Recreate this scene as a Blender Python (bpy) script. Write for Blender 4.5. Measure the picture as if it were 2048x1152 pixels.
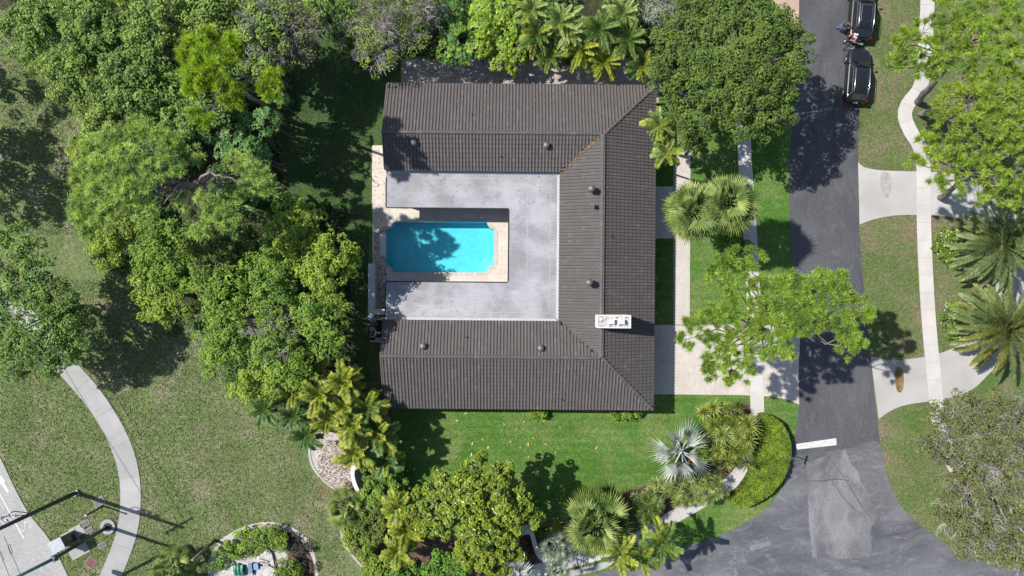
import bpy, math, random
import numpy as np
from mathutils import Vector, Matrix, geometry as mgeo

sc = bpy.context.scene
for o in list(bpy.data.objects):
    bpy.data.objects.remove(o)

# ------------------------------------------------------------------ camera, sky, sun, exposure
H = 60.0            # drone height in metres
PPM = 23.3          # photograph pixels per metre on the ground
SUN_EL = math.radians(49.6)
SUN_DIR = Vector((-0.95 * math.cos(SUN_EL), 0.313 * math.cos(SUN_EL), math.sin(SUN_EL)))
cam_d = bpy.data.cameras.new('camera')
cam_d.sensor_width = 36.0
cam_d.lens = 36.0 * H * PPM / 2048.0
cam_d.clip_end = 2000
cam = bpy.data.objects.new('camera', cam_d)
cam.location = (0, 0, H)
sc.collection.objects.link(cam)
sc.camera = cam
wd = bpy.data.worlds.new('World')
sc.world = wd
wd.use_nodes = True
nt = wd.node_tree
sky = nt.nodes.new('ShaderNodeTexSky')
sky.sky_type = 'NISHITA'
sky.sun_disc = False
sky.sun_elevation = SUN_EL
sky.sun_rotation = math.atan2(SUN_DIR.x, SUN_DIR.y)
bg = nt.nodes['Background']
bg.inputs['Strength'].default_value = 0.1
nt.links.new(sky.outputs[0], bg.inputs[0])
sun_d = bpy.data.lights.new('sun', 'SUN')
sun_d.energy = 5.0
sun_d.angle = math.radians(0.5)
sun_d.color = (1.0, 0.955, 0.89)
sun = bpy.data.objects.new('sun', sun_d)
sun.rotation_euler = SUN_DIR.to_track_quat('Z', 'Y').to_euler()
sun.location = (-30, 10, 40)
sc.collection.objects.link(sun)
sc.view_settings.view_transform = 'Standard'
sc.view_settings.look = 'None'
sc.view_settings.gamma = 1
sc.view_settings.exposure = 0.7
sc.view_settings.use_curve_mapping = False

rng = np.random.default_rng(7)
random.seed(7)

# ------------------------------------------------------------------ helpers
def W(px, py, z=0.0):
    k = (H - z) / H / PPM
    return np.array([(px - 1024) * k, (576 - py) * k, z])

def m(px, z=0.0):
    return px * (H - z) / H / PPM

class Geo:
    def __init__(s):
        s.v = []; s.q = []; s.t = []; s.n = 0
    def add(s, V, Q=None, T=None):
        V = np.asarray(V, float).reshape(-1, 3)
        if Q is not None and len(Q): s.q.append(np.asarray(Q, int).reshape(-1, 4) + s.n)
        if T is not None and len(T): s.t.append(np.asarray(T, int).reshape(-1, 3) + s.n)
        s.v.append(V); s.n += len(V)
        return s
    def box(s, c, d, rz=0.0, taper=1.0):
        x, y, z = [k / 2 for k in d]
        P = np.array([[-x, -y, -z], [x, -y, -z], [x, y, -z], [-x, y, -z],
                      [-x * taper, -y * taper, z], [x * taper, -y * taper, z], [x * taper, y * taper, z], [-x * taper, y * taper, z]])
        ca, sa = math.cos(rz), math.sin(rz)
        P = np.c_[P[:, 0] * ca - P[:, 1] * sa, P[:, 0] * sa + P[:, 1] * ca, P[:, 2]] + np.asarray(c)
        return s.add(P, [[3, 2, 1, 0], [4, 5, 6, 7], [0, 1, 5, 4], [1, 2, 6, 5], [2, 3, 7, 6], [3, 0, 4, 7]])
    def tube(s, pts, r, seg=8, cap=True):
        pts = np.asarray(pts, float); n = len(pts)
        r = np.broadcast_to(np.asarray(r, float), (n,))
        d = np.gradient(pts, axis=0)
        d /= np.linalg.norm(d, axis=1)[:, None] + 1e-9
        up = np.array([0, 0, 1.0]) if abs(d[:, 2]).mean() < .8 else np.array([1.0, 0, 0])
        a = np.cross(d, up); a /= np.linalg.norm(a, axis=1)[:, None] + 1e-9
        b = np.cross(d, a)
        th = np.arange(seg) * 2 * math.pi / seg
        V = pts[:, None] + r[:, None, None] * (np.cos(th)[None, :, None] * a[:, None] + np.sin(th)[None, :, None] * b[:, None])
        i = np.arange(n - 1)[:, None] * seg; j = np.arange(seg)[None]; k = (j + 1) % seg
        Q = np.stack([i + j, i + k, i + seg + k, i + seg + j], -1).reshape(-1, 4)
        V = V.reshape(-1, 3); T = None
        if cap:
            V = np.vstack([V, pts[0], pts[-1]])
            e = n * seg
            jj = np.arange(seg); kk = (jj + 1) % seg
            T = np.vstack([np.c_[kk, jj, np.full(seg, e)], np.c_[jj + (n - 1) * seg, kk + (n - 1) * seg, np.full(seg, e + 1)]])
        return s.add(V, Q, T)
    def lathe(s, c, prof, seg=16):
        prof = np.asarray(prof, float)
        return s.tube(np.c_[np.zeros(len(prof)), np.zeros(len(prof)), prof[:, 1]] + np.asarray(c), prof[:, 0], seg) if False else s._lathe(c, prof, seg)
    def _lathe(s, c, prof, seg):
        th = np.arange(seg) * 2 * math.pi / seg
        V = np.stack([prof[:, 0][:, None] * np.cos(th), prof[:, 0][:, None] * np.sin(th), np.repeat(prof[:, 1][:, None], seg, 1)], -1).reshape(-1, 3) + np.asarray(c)
        n = len(prof)
        i = np.arange(n - 1)[:, None] * seg; j = np.arange(seg)[None]; k = (j + 1) % seg
        Q = np.stack([i + j, i + k, i + seg + k, i + seg + j], -1).reshape(-1, 4)
        return s.add(V, Q)
    def poly(s, outer, z, holes=(), thick=0.0):
        loops = [[Vector((p[0], p[1], 0)) for p in l] for l in [outer, *holes]]
        tris = mgeo.tessellate_polygon(loops)
        P = np.array([[p.x, p.y, 0] for l in loops for p in l])
        P[:, 2] = z
        T = np.array([list(t) for t in tris])
        nrm = np.cross(P[T[:, 1]] - P[T[:, 0]], P[T[:, 2]] - P[T[:, 0]])[:, 2]
        T[nrm < 0] = T[nrm < 0][:, ::-1]
        s.add(P, None, T)
        if thick:
            for l in [outer, *holes]:
                A = np.array([[p[0], p[1], z] for p in l]); n = len(A)
                Bm = A.copy(); Bm[:, 2] -= thick
                j = np.arange(n); k = (j + 1) % n
                s.add(np.vstack([A, Bm]), np.c_[j, k, k + n, j + n])
        return s
    def mesh(s, name, origin=(0, 0, 0), smooth=False):
        V = np.vstack(s.v) - np.asarray(origin)
        me = bpy.data.meshes.new(name)
        nq = sum(map(len, s.q)); ntr = sum(map(len, s.t))
        idx = []
        if nq: idx.append(np.vstack(s.q).ravel())
        if ntr: idx.append(np.vstack(s.t).ravel())
        idx = np.concatenate(idx).astype(np.int32)
        me.vertices.add(len(V)); me.vertices.foreach_set('co', V.astype(np.float32).ravel())
        me.loops.add(len(idx)); me.loops.foreach_set('vertex_index', idx)
        me.polygons.add(nq + ntr)
        st = np.concatenate([np.arange(nq) * 4, nq * 4 + np.arange(ntr) * 3]).astype(np.int32)
        me.polygons.foreach_set('loop_start', st)
        me.polygons.foreach_set('use_smooth', np.full(nq + ntr, smooth))
        me.update(calc_edges=True)
        me.validate()
        return me

def tagp(o, label=None, cat=None, group=None, kind=None):
    if label: o['label'] = label
    if cat: o['category'] = cat
    if group: o['group'] = group
    if kind: o['kind'] = kind
    return o

def ob(name, me, mat=None, parent=None, loc=(0, 0, 0), rot=(0, 0, 0), scale=None, **kw):
    o = bpy.data.objects.new(name, me)
    sc.collection.objects.link(o)
    if mat is not None and me is not None:
        if len(me.materials) == 0: me.materials.append(mat)
    o.location = tuple(loc); o.rotation_euler = tuple(rot)
    if scale is not None: o.scale = (scale,) * 3 if np.isscalar(scale) else tuple(scale)
    if parent is not None: o.parent = parent
    return tagp(o, **kw)

def root(name, loc, label, cat, group=None, rz=0.0):
    return ob(name, None, None, None, loc, (0, 0, rz), label=label, cat=cat, group=group)

# ------------------------------------------------------------------ materials
def lin(r, g, b):
    f = lambda c: (c / 255 / 12.92) if c / 255 <= .04045 else ((c / 255 + .055) / 1.055) ** 2.4
    return (f(r), f(g), f(b), 1)

def sk(c, k):
    return (c[0] * k, c[1] * k, c[2] * k, 1)

class Mat:
    def __init__(s, name):
        s.m = bpy.data.materials.new(name); s.m.use_nodes = True
        s.nt = s.m.node_tree; s.b = s.nt.nodes['Principled BSDF']; s.out = s.nt.nodes['Material Output']
        s._tc = None
    def n(s, t, **kw):
        nd = s.nt.nodes.new('ShaderNode' + t)
        for k, v in kw.items():
            if hasattr(nd, k) and k not in nd.inputs: setattr(nd, k, v)
            else: s.set(nd.inputs[k], v)
        return nd
    def set(s, inp, v):
        if isinstance(v, bpy.types.NodeSocket): s.nt.links.new(v, inp)
        else: inp.default_value = v
    def co(s, scale=None):
        if s._tc is None: s._tc = s.n('TexCoord').outputs['Object']
        if scale is None: return s._tc
        mp = s.n('Mapping'); s.set(mp.inputs['Vector'], s._tc); mp.inputs['Scale'].default_value = scale
        return mp.outputs[0]
    def noise(s, scale, detail=4, rough=.6, vec=None, dist=0):
        nd = s.n('TexNoise'); nd.inputs['Scale'].default_value = scale; nd.inputs['Detail'].default_value = detail
        nd.inputs['Roughness'].default_value = rough; nd.inputs['Distortion'].default_value = dist
        s.set(nd.inputs['Vector'], vec if vec is not None else s.co()); return nd.outputs['Fac']
    def ramp(s, fac, stops):
        r = s.n('ValToRGB'); s.set(r.inputs[0], fac)
        e = r.color_ramp.elements
        while len(e) < len(stops): e.new(.5)
        for k, (p, c) in enumerate(stops):
            e[k].position = p; e[k].color = c if len(c) == 4 else (*c, 1)
        return r.outputs[0]
    def mix(s, fac, a, b, mode='MIX'):
        x = s.n('Mix', data_type='RGBA', blend_type=mode)
        s.set(x.inputs[0], fac); s.set(x.inputs[6], a); s.set(x.inputs[7], b); return x.outputs[2]
    def bump(s, h, strength=.5, dist=.02):
        b = s.n('Bump'); s.set(b.inputs['Height'], h); b.inputs['Strength'].default_value = strength; b.inputs['Distance'].default_value = dist
        s.set(s.b.inputs['Normal'], b.outputs[0]); return b.outputs[0]
    def fin(s, col=None, rough=.8, spec=.3, metal=0):
        if col is not None: s.set(s.b.inputs['Base Color'], col)
        s.set(s.b.inputs['Roughness'], rough); s.b.inputs['Specular IOR Level'].default_value = spec; s.b.inputs['Metallic'].default_value = metal
        return s.m

def g1(v): return (v, v, v, 1)

def simple(name, c, rough=.6, spec=.4, metal=0, var=.25, scale=6, bump=0):
    M = Mat(name)
    f = M.noise(scale, 5)
    c = tuple(v * .8 for v in c[:3])
    col = M.mix(1.0, c if len(c) == 4 else (*c, 1), M.ramp(f, [(.25, g1(1 - var)), (.75, g1(1 + var * .4))]), 'MULTIPLY')
    if bump: M.bump(M.noise(scale * 8, 3), bump, .01)
    return M.fin(col, rough, spec, metal)

def ground(name, a, b, patch=.35, grain=14, gamt=.5, c=None, cthr=(.55, .7), cscale=.25, bump=.6, bdist=.05, rough=.9, stripe=None, spec=.15):
    a, b = sk(a, .8), sk(b, .8); c = sk(c, .8) if c is not None else None
    M = Mat(name)
    col = M.mix(M.ramp(M.noise(patch, 5, .6), [(.35, g1(0)), (.65, g1(1))]), a, b)
    if c is not None:
        col = M.mix(M.ramp(M.noise(cscale, 8, .72, dist=.6), [(cthr[0], g1(0)), (cthr[1], g1(1))]), col, c)
    if stripe is not None:
        wv = M.n('TexWave', wave_type='BANDS', bands_direction='Y'); wv.inputs['Scale'].default_value = stripe; wv.inputs['Distortion'].default_value = 3.5
        wv.inputs['Detail'].default_value = 2; wv.inputs['Detail Scale'].default_value = .6
        M.set(wv.inputs['Vector'], M.co())
        col = M.mix(.55, col, M.mix(1, col, M.ramp(wv.outputs[1], [(0, g1(.85)), (1, g1(1.12))]), 'MULTIPLY'))
    g = M.noise(grain, 4, .8)
    col = M.mix(1, col, M.ramp(g, [(.38, g1(1 - gamt)), (.62, g1(1 + gamt * .8))]), 'MULTIPLY')
    col = M.mix(1, col, M.ramp(M.noise(grain * .3, 3, .6), [(.36, g1(1 - gamt * .4)), (.64, g1(1 + gamt * .3))]), 'MULTIPLY')
    M.bump(g, bump, bdist)
    return M.fin(col, rough, spec)

def leafmat(name, cols, rough=.5, transl=.3, patch=.35, spec=.3, dry=None, dthr=(.48, .62), dscale=.22):
    """cols: 3 linear colours dark..light; each leaf (mesh island) takes its own tint"""
    cols = [sk(c, 1.5) for c in cols]
    M = Mat(name)
    geo = M.n('NewGeometry')
    col = M.ramp(geo.outputs['Random Per Island'], [(0, cols[0]), (.5, cols[1]), (1, cols[2])])
    oi = M.n('ObjectInfo')
    ha = M.mix(1, M.ramp(M.noise(patch, 3), [(.3, (.84, .88, .9, 1)), (.7, (1.08, 1.06, .95, 1))]), M.ramp(M.noise(1.1, 2, .5), [(.34, (.62, .68, .72, 1)), (.66, (1.26, 1.24, 1.1, 1))]), 'MULTIPLY')
    col = M.mix(1, col, ha, 'MULTIPLY')
    col = M.mix(1, col, M.ramp(oi.outputs['Random'], [(0, (.9, .95, .95, 1)), (1, (1.12, 1.06, .95, 1))]), 'MULTIPLY')
    if dry is not None:
        dm = M.ramp(M.noise(dscale, 7, .68, None, .6), [(dthr[0], g1(0)), (dthr[1], g1(1))])
        col = M.mix(dm, col, M.mix(.25, dry, M.mix(1, col, dry, 'MULTIPLY')))
    M.fin(col, rough, spec)
    tr = M.n('BsdfTranslucent'); M.set(tr.inputs[0], M.mix(1, col, (1.25, 1.3, .7, 1), 'MULTIPLY'))
    mx = M.n('MixShader'); mx.inputs[0].default_value = transl
    M.nt.links.new(M.b.outputs[0], mx.inputs[1]); M.nt.links.new(tr.outputs[0], mx.inputs[2])
    M.nt.links.new(mx.outputs[0], M.out.inputs[0])
    return M.m

MT = {}
SK = .76      # surfaces
LK = 1.35     # foliage
MT['park'] = ground('rough_park_grass', (.105, .15, .05, 1), (.15, .19, .075, 1), .25, 11, .62, (.28, .24, .17, 1), (.5, .72), .33)
MT['lawn'] = ground('mown_green_lawn', (.065, .15, .024, 1), (.09, .19, .034, 1), .3, 13, .5, (.175, .215, .075, 1), (.46, .68), .2, stripe=.42)
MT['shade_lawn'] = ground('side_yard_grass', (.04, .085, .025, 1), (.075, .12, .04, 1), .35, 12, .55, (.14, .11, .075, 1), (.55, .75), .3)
MT['verge'] = ground('verge_grass', (.085, .14, .035, 1), (.125, .165, .06, 1), .3, 12, .55, (.215, .165, .12, 1), (.48, .68), .3)
MT['mulch'] = ground('brown_mulch', (.11, .065, .05, 1), (.17, .11, .09, 1), .8, 9, .6, (.06, .04, .03, 1), (.5, .7), .8, bump=.9)
MT['sand'] = ground('pale_shell_gravel', (.38, .355, .335, 1), (.50, .475, .455, 1), 1.0, 30, .25, (.36, .24, .2, 1), (.52, .66), 1.6, bump=.2)
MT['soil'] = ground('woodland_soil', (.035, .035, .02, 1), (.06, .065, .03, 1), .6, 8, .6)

def concrete(name, a, b, stain=.35, grain=26, bump=.15):
    a, b = sk(a, .6), sk(b, .6)
    M = Mat(name)
    col = M.mix(M.ramp(M.noise(stain, 6, .65, dist=.5), [(.35, g1(0)), (.68, g1(1))]), a, b)
    oi = M.n('ObjectInfo')
    col = M.mix(1, col, M.ramp(oi.outputs['Random'], [(0, g1(.93)), (1, g1(1.05))]), 'MULTIPLY')
    g = M.noise(grain, 4, .7)
    col = M.mix(1, col, M.ramp(g, [(.3, g1(.88)), (.7, g1(1.08))]), 'MULTIPLY')
    M.bump(g, bump, .01)
    return M.fin(col, .85, .25)
MT['conc_r'] = concrete('pale_sidewalk_concrete', (.60, .57, .545, 1), (.70, .675, .65, 1))
MT['conc_d'] = concrete('driveway_concrete', (.47, .455, .445, 1), (.62, .60, .585, 1), .22)
MT['conc_l'] = concrete('grey_path_concrete', (.40, .395, .39, 1), (.50, .49, .485, 1), .5)
MT['kerb'] = concrete('kerb_concrete', (.45, .44, .43, 1), (.56, .55, .53, 1), .8)
MT['lid'] = concrete('box_lid_concrete', (.16, .155, .145, 1), (.24, .23, .215, 1), 2)
MT['joint'] = simple('joint_dirt', (.26, .25, .24), .95)

def asphalt(name, a, b, c, stretch=(1, 1, 1)):
    a, b = sk(a, .6), sk(b, .6)
    c = sk(c, .6)
    M = Mat(name)
    v = M.co(stretch)
    col = M.mix(M.ramp(M.noise(.22, 7, .65, v, .8), [(.38, g1(0)), (.62, g1(1))]), a, b)
    col = M.mix(M.ramp(M.noise(.9, 9, .78, v, 1.8), [(.52, g1(0)), (.7, g1(.75))]), col, c)
    col = M.mix(M.ramp(M.noise(2.6, 5, .7, None, 3.5), [(.66, g1(0)), (.70, g1(.6)), (.74, g1(0))]), col, sk(c, 1.5))
    sp = M.noise(30, 2, .5)
    col = M.mix(1, col, M.ramp(sp, [(.34, g1(.7)), (.64, g1(1.25)), (.72, g1(2.2))]), 'MULTIPLY')
    M.bump(sp, .35, .015)
    return M.fin(col, .75, .3)
MT['asph'] = asphalt('dark_asphalt', (.072, .074, .084, 1), (.112, .114, .126, 1), (.18, .18, .19, 1), (1, .35, 1))
MT['asph_j'] = asphalt('worn_junction_asphalt', (.09, .093, .107, 1), (.185, .188, .204, 1), (.30, .30, .31, 1), (.5, 1, 1))
MT['asph_l'] = asphalt('light_street_asphalt', (.36, .355, .35, 1), (.44, .435, .43, 1), (.30, .30, .29, 1), (1, .6, 1))
MT['paint'] = simple('white_road_paint', (.56, .56, .54), .6, .3, var=.3, scale=5)
MT['crack'] = simple('dark_crack_sealer', (.03, .03, .033), .6, var=.3)

def pavers(name, a, b, mortar, sx=.2, sy=.1, rot=0):
    a, b, mortar = sk(a, .67), sk(b, .67), sk(mortar, .6)
    M = Mat(name)
    br = M.n('TexBrick'); br.inputs['Scale'].default_value = 1.0
    br.inputs['Brick Width'].default_value = sx; br.inputs['Row Height'].default_value = sy; br.inputs['Mortar Size'].default_value = .008
    br.inputs['Color1'].default_value = a; br.inputs['Color2'].default_value = b; br.inputs['Mortar'].default_value = mortar
    mp = M.n('Mapping'); M.set(mp.inputs['Vector'], M.co()); mp.inputs['Rotation'].default_value = (0, 0, rot)
    M.set(br.inputs['Vector'], mp.outputs[0])
    col = M.mix(1, br.outputs[0], M.ramp(M.noise(.5, 6, .65, dist=.4), [(.3, g1(.86)), (.7, g1(1.07))]), 'MULTIPLY')
    M.bump(br.outputs['Fac'], -.5, .008)
    return M.fin(col, .8, .25)
MT['paver'] = pavers('beige_drive_pavers', (.59, .53, .48, 1), (.65, .60, .555, 1), (.44, .395, .36, 1), .3, .15, math.pi / 2)
MT['paver_p'] = pavers('grey_patio_pavers', (.40, .36, .335, 1), (.52, .47, .44, 1), (.20, .18, .165, 1), .3, .15)
MT['paver_t'] = pavers('terracotta_drive_pavers', (.52, .36, .28, 1), (.60, .44, .36, 1), (.35, .26, .21, 1), .3, .15)
MT['trav'] = pavers('travertine_deck', (.66, .59, .52, 1), (.72, .655, .59, 1), (.48, .42, .37, 1), .6, .4)
MT['coping'] = concrete('travertine_coping', (.62, .555, .49, 1), (.72, .66, .60, 1), 1.2)
MT['white'] = concrete('white_painted_stucco', (.74, .74, .72, 1), (.83, .83, .81, 1), .8, 18)
MT['rock'] = ground('weathered_coral_rock', (.40, .385, .37, 1), (.54, .52, .50, 1), 1.2, 9, .35, (.2, .19, .18, 1), (.55, .7), 1.4)

# roof
def tile_mat():
    M = Mat('brown_roof_tile')
    g = M.n('NewGeometry'); oi = M.n('ObjectInfo')
    r = M.n('Math', operation='FRACT'); ad = M.n('Math', operation='ADD')
    M.set(ad.inputs[0], g.outputs['Random Per Island']); M.set(ad.inputs[1], oi.outputs['Random']); M.set(r.inputs[0], ad.outputs[0])
    col = M.ramp(r.outputs[0], [(0, (.072, .064, .062, 1)), (.95, (.082, .073, .071, 1)), (1, (.10, .09, .087, 1))])
    tc = M.n('NewGeometry').outputs['Position']
    col = M.mix(1, col, M.ramp(M.noise(.5, 6, .7, tc, .5), [(.3, g1(.92)), (.7, g1(1.06))]), 'MULTIPLY')
    col = M.mix(1, col, M.ramp(M.noise(18, 3, .7, tc), [(.3, g1(.85)), (.7, g1(1.1))]), 'MULTIPLY')
    return M.fin(col, .7, .3)
MT['tile'] = tile_mat()
MT['roofdeck'] = simple('dark_underlay', (.03, .027, .025), .9)
def flat_mat():
    M = Mat('weathered_white_membrane')
    col = M.mix(M.ramp(M.noise(.42, 5, .6, None, .3), [(.38, g1(0)), (.60, g1(1))]), (.185, .185, .198, 1), (.285, .285, .305, 1))
    col = M.mix(M.ramp(M.noise(.9, 8, .7, M.co((.3, 1, 1)), .3), [(.52, g1(0)), (.72, g1(.6))]), col, (.34, .34, .36, 1))
    col = M.mix(M.ramp(M.noise(2.4, 7, .75, None, .3), [(.60, g1(0)), (.74, g1(.5))]), col, (.13, .13, .135, 1))
    col = M.mix(1, col, M.ramp(M.noise(9, 4, .7, M.co((.15, 1, 1))), [(.3, g1(.9)), (.7, g1(1.06))]), 'MULTIPLY')
    return M.fin(col, .7, .3)
MT['flat'] = flat_mat()
MT['flash'] = simple('white_flashing', (.44, .44, .46), .6, var=.15)
MT['gutter'] = simple('dark_gutter_metal', (.02, .018, .017), .5)
MT['vent'] = simple('grey_vent_metal', (.16, .15, .145), .5, .5, .3)
MT['chim_top'] = ground('stained_chimney_cap', (.55, .54, .52, 1), (.70, .69, .67, 1), 1.5, 9, .25, (.10, .10, .095, 1), (.47, .60), 5.0)
MT['glass'] = simple('dark_window_glass', (.01, .012, .015), .05, .8, var=.05)
MT['wall'] = concrete('cream_house_wall', (.60, .57, .52, 1), (.68, .65, .60, 1), .6)

# foliage
L = lambda *c: (*c, 1)
MT['l_wood'] = leafmat('woodland_leaf', [L(.068, .115, .026), L(.13, .19, .042), L(.21, .27, .075)], .5, .35)
MT['l_dark'] = leafmat('dark_leaf', [L(.058, .104, .024), L(.105, .168, .038), L(.18, .245, .068)], .5, .35)
MT['l_yel'] = leafmat('yellow_green_leaf', [L(.085, .14, .018), L(.15, .21, .03), L(.23, .285, .052)], .5, .36)
MT['l_mid'] = leafmat('mid_green_leaf', [L(.07, .128, .018), L(.12, .19, .028), L(.19, .255, .048)], .5, .36)
MT['l_deep'] = leafmat('deep_green_leaf', [L(.034, .06, .012), L(.065, .097, .017), L(.112, .145, .028)], .5, .28)
MT['l_mango'] = leafmat('leathery_leaf', [L(.05, .09, .012), L(.10, .145, .018), L(.17, .19, .022)], .35, .25)
MT['l_bright'] = leafmat('bright_green_leaf', [L(.04, .10, .012), L(.068, .145, .016), L(.11, .18, .026)], .5, .3)
MT['l_hedge'] = leafmat('hedge_leaf', [L(.06, .10, .012), L(.09, .145, .014), L(.13, .17, .022)], .5, .25)
MT['l_olive'] = leafmat('olive_oak_leaf', [L(.035, .046, .018), L(.066, .08, .03), L(.115, .13, .058)], .55, .22)
MT['l_pine'] = leafmat('pine_needle', [L(.105, .16, .02), L(.172, .242, .035), L(.26, .33, .075)], .55, .36)
MT['l_pine2'] = leafmat('yellow_pine_needle', [L(.13, .20, .018), L(.20, .285, .028), L(.30, .37, .055)], .55, .36)
MT['l_pine3'] = leafmat('grey_green_pine_needle', [L(.16, .225, .065), L(.25, .32, .10), L(.36, .42, .19)], .55, .36)
MT['l_areca'] = leafmat('yellow_palm_leaf', [L(.075, .11, .014), L(.135, .17, .02), L(.25, .23, .035)], .5, .3)
MT['l_palm'] = leafmat('green_palm_leaf', [L(.035, .068, .015), L(.062, .10, .02), L(.10, .135, .035)], .5, .25)
MT['l_palmpale'] = leafmat('pale_palm_leaf', [L(.08, .12, .032), L(.135, .18, .052), L(.215, .25, .09)], .5, .28)
MT['l_palmdark'] = leafmat('dark_palm_leaf', [L(.028, .068, .018), L(.05, .10, .026), L(.085, .14, .042)], .5, .22)
MT['l_date'] = leafmat('date_palm_leaf', [L(.05, .075, .03), L(.08, .11, .042), L(.14, .158, .062)], .5, .22)
MT['l_datey'] = leafmat('yellowing_date_palm_leaf', [L(.07, .085, .024), L(.11, .118, .028), L(.18, .155, .04)], .5, .2)
MT['l_silver'] = leafmat('silver_palm_leaf', [L(.20, .215, .23), L(.265, .28, .295), L(.34, .345, .36)], .6, .1)
MT['l_silverg'] = leafmat('grey_green_palm_leaf', [L(.08, .105, .08), L(.12, .15, .12), L(.18, .21, .17)], .55, .15)
MT['l_umb'] = leafmat('umbrella_tree_leaf', [L(.026, .07, .02), L(.046, .11, .03), L(.085, .155, .048)], .5, .24)
MT['l_umbb'] = leafmat('bright_umbrella_leaf', [L(.06, .13, .014), L(.105, .185, .018), L(.20, .24, .028)], .5, .28)
MT['l_sword'] = leafmat('sword_leaf', [L(.05, .085, .025), L(.11, .15, .03), L(.24, .23, .05)], .4, .2)
MT['l_swordg'] = leafmat('pale_sword_leaf', [L(.06, .10, .03), L(.125, .16, .045), L(.23, .25, .09)], .4, .2)
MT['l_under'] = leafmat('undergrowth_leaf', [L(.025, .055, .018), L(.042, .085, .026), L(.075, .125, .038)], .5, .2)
MT['l_red'] = leafmat('reddish_leaf', [L(.04, .018, .02), L(.07, .03, .03), L(.10, .055, .04)], .55, .2)
MT['l_litter'] = leafmat('fallen_brown_leaf', [L(.09, .055, .035), L(.15, .09, .055), L(.25, .17, .10)], .7, .1)
MT['l_fall'] = leafmat('fallen_yellow_leaf', [L(.26, .18, .04), L(.32, .23, .06), L(.35, .29, .14)], .6, .15)
MT['petal'] = leafmat('white_petal', [L(.42, .42, .41), L(.48, .48, .46), L(.5, .49, .49)], .6, .1)
MT['bark'] = ground('grey_brown_bark', (.12, .095, .08, 1), (.19, .16, .14, 1), 2, 14, .4)
MT['bark_p'] = ground('pine_bark', (.19, .155, .14, 1), (.29, .25, .23, 1), 2, 12, .45)
MT['bark_g'] = ground('pale_grey_twig', (.27, .25, .235, 1), (.39, .37, .345, 1), 2, 12, .35)
MT['bark_palm'] = ground('pale_palm_trunk', (.27, .25, .225, 1), (.36, .34, .31, 1), 2, 9, .35)

MT['g_park'] = leafmat('park_grass_blade', [L(.055, .087, .024), L(.085, .122, .039), L(.135, .155, .066)], .6, .2, dry=(.28, .25, .165, 1), dthr=(.44, .68), dscale=.16)
MT['g_lawn'] = leafmat('lawn_grass_blade', [L(.042, .106, .015), L(.064, .145, .021), L(.105, .182, .038)], .55, .25, dry=(.15, .22, .06, 1), dthr=(.48, .68), dscale=.16)
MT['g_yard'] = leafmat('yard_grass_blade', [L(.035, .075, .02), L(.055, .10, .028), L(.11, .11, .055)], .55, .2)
MT['g_verge'] = leafmat('verge_grass_blade', [L(.058, .10, .022), L(.09, .13, .036), L(.15, .155, .07)], .55, .2, dry=(.28, .215, .16, 1), dthr=(.38, .55), dscale=.24)
MT['l_purp'] = leafmat('dark_purple_leaf', [L(.02, .02, .018), L(.035, .03, .03), L(.07, .055, .06)], .55, .15)

# ------------------------------------------------------------------ the setting: ground, lawns, roads, paths
def PX(pts, z=0.0):
    return [tuple(W(x, y, z)[:2]) for x, y in pts]

def smooth_px(pts, n=6, closed=False):
    P = np.array(pts, float); N = len(P); out = []
    rngi = range(N if closed else N - 1)
    for i in rngi:
        p0 = P[(i - 1) % N] if closed or i > 0 else P[i]
        p1 = P[i]; p2 = P[(i + 1) % N]
        p3 = P[(i + 2) % N] if closed or i + 2 < N else P[(i + 1) % N]
        for t in np.arange(n) / n:
            out.append(.5 * ((2 * p1) + (-p0 + p2) * t + (2 * p0 - 5 * p1 + 4 * p2 - p3) * t ** 2 + (-p0 + 3 * p1 - 3 * p2 + p3) * t ** 3))
    if not closed: out.append(P[-1])
    return [tuple(p) for p in out]

def sheet(name, pts, z, mat, holes=(), thick=0.03, kind='structure', **kw):
    return ob(name, Geo().poly(PX(pts), z, [PX(h) for h in holes], thick).mesh(name), mat, kind=kind, **kw)

POOL_BOX = [(764, 436), (996, 436), (996, 552), (764, 552)]
HOUSE_HOLE = [(800, 200), (1270, 200), (1270, 790), (800, 790), (800, 600), (758, 600), (758, 320), (800, 320)]
big = [(-3700, -3700), (5700, -3700), (5700, 4900), (-3700, 4900)]
ob('ground', Geo().poly(PX(big), 0.0, [PX(POOL_BOX)]).mesh('ground'), MT['park'], kind='structure')
DECK = [(744, 291), (1046, 291), (1046, 629), (746, 629)]
kerb_curve = smooth_px([(1602, -120), (1597, 50), (1588, 200), (1580, 320), (1578, 430), (1583, 520), (1590, 650), (1597, 740), (1598, 806), (1592, 856), (1583, 905),
                        (1572, 955), (1545, 1003), (1500, 1040), (1440, 1070), (1360, 1096), (1250, 1130), (1140, 1162), (1000, 1200)], 5)
lawn = [(800, -200), (800, 60), (600, 130), (566, 160), (556, 300), (600, 420), (700, 560), (712, 700), (740, 800), (700, 900), (710, 1000), (770, 1100), (770, 1200)]
sheet('front_lawn', lawn[::-1] + [(1600, -200)] + kerb_curve, .006, MT['lawn'], [HOUSE_HOLE], .0)
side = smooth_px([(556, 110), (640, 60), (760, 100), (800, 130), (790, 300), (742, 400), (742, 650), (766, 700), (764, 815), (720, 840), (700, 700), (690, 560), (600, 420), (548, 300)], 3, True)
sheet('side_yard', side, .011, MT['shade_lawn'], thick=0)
verge = [(1700, -300), (2600, -300), (2600, 1300), (1700, 1300)]
sheet('verge_lawn', verge, .006, MT['verge'], thick=0)
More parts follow.
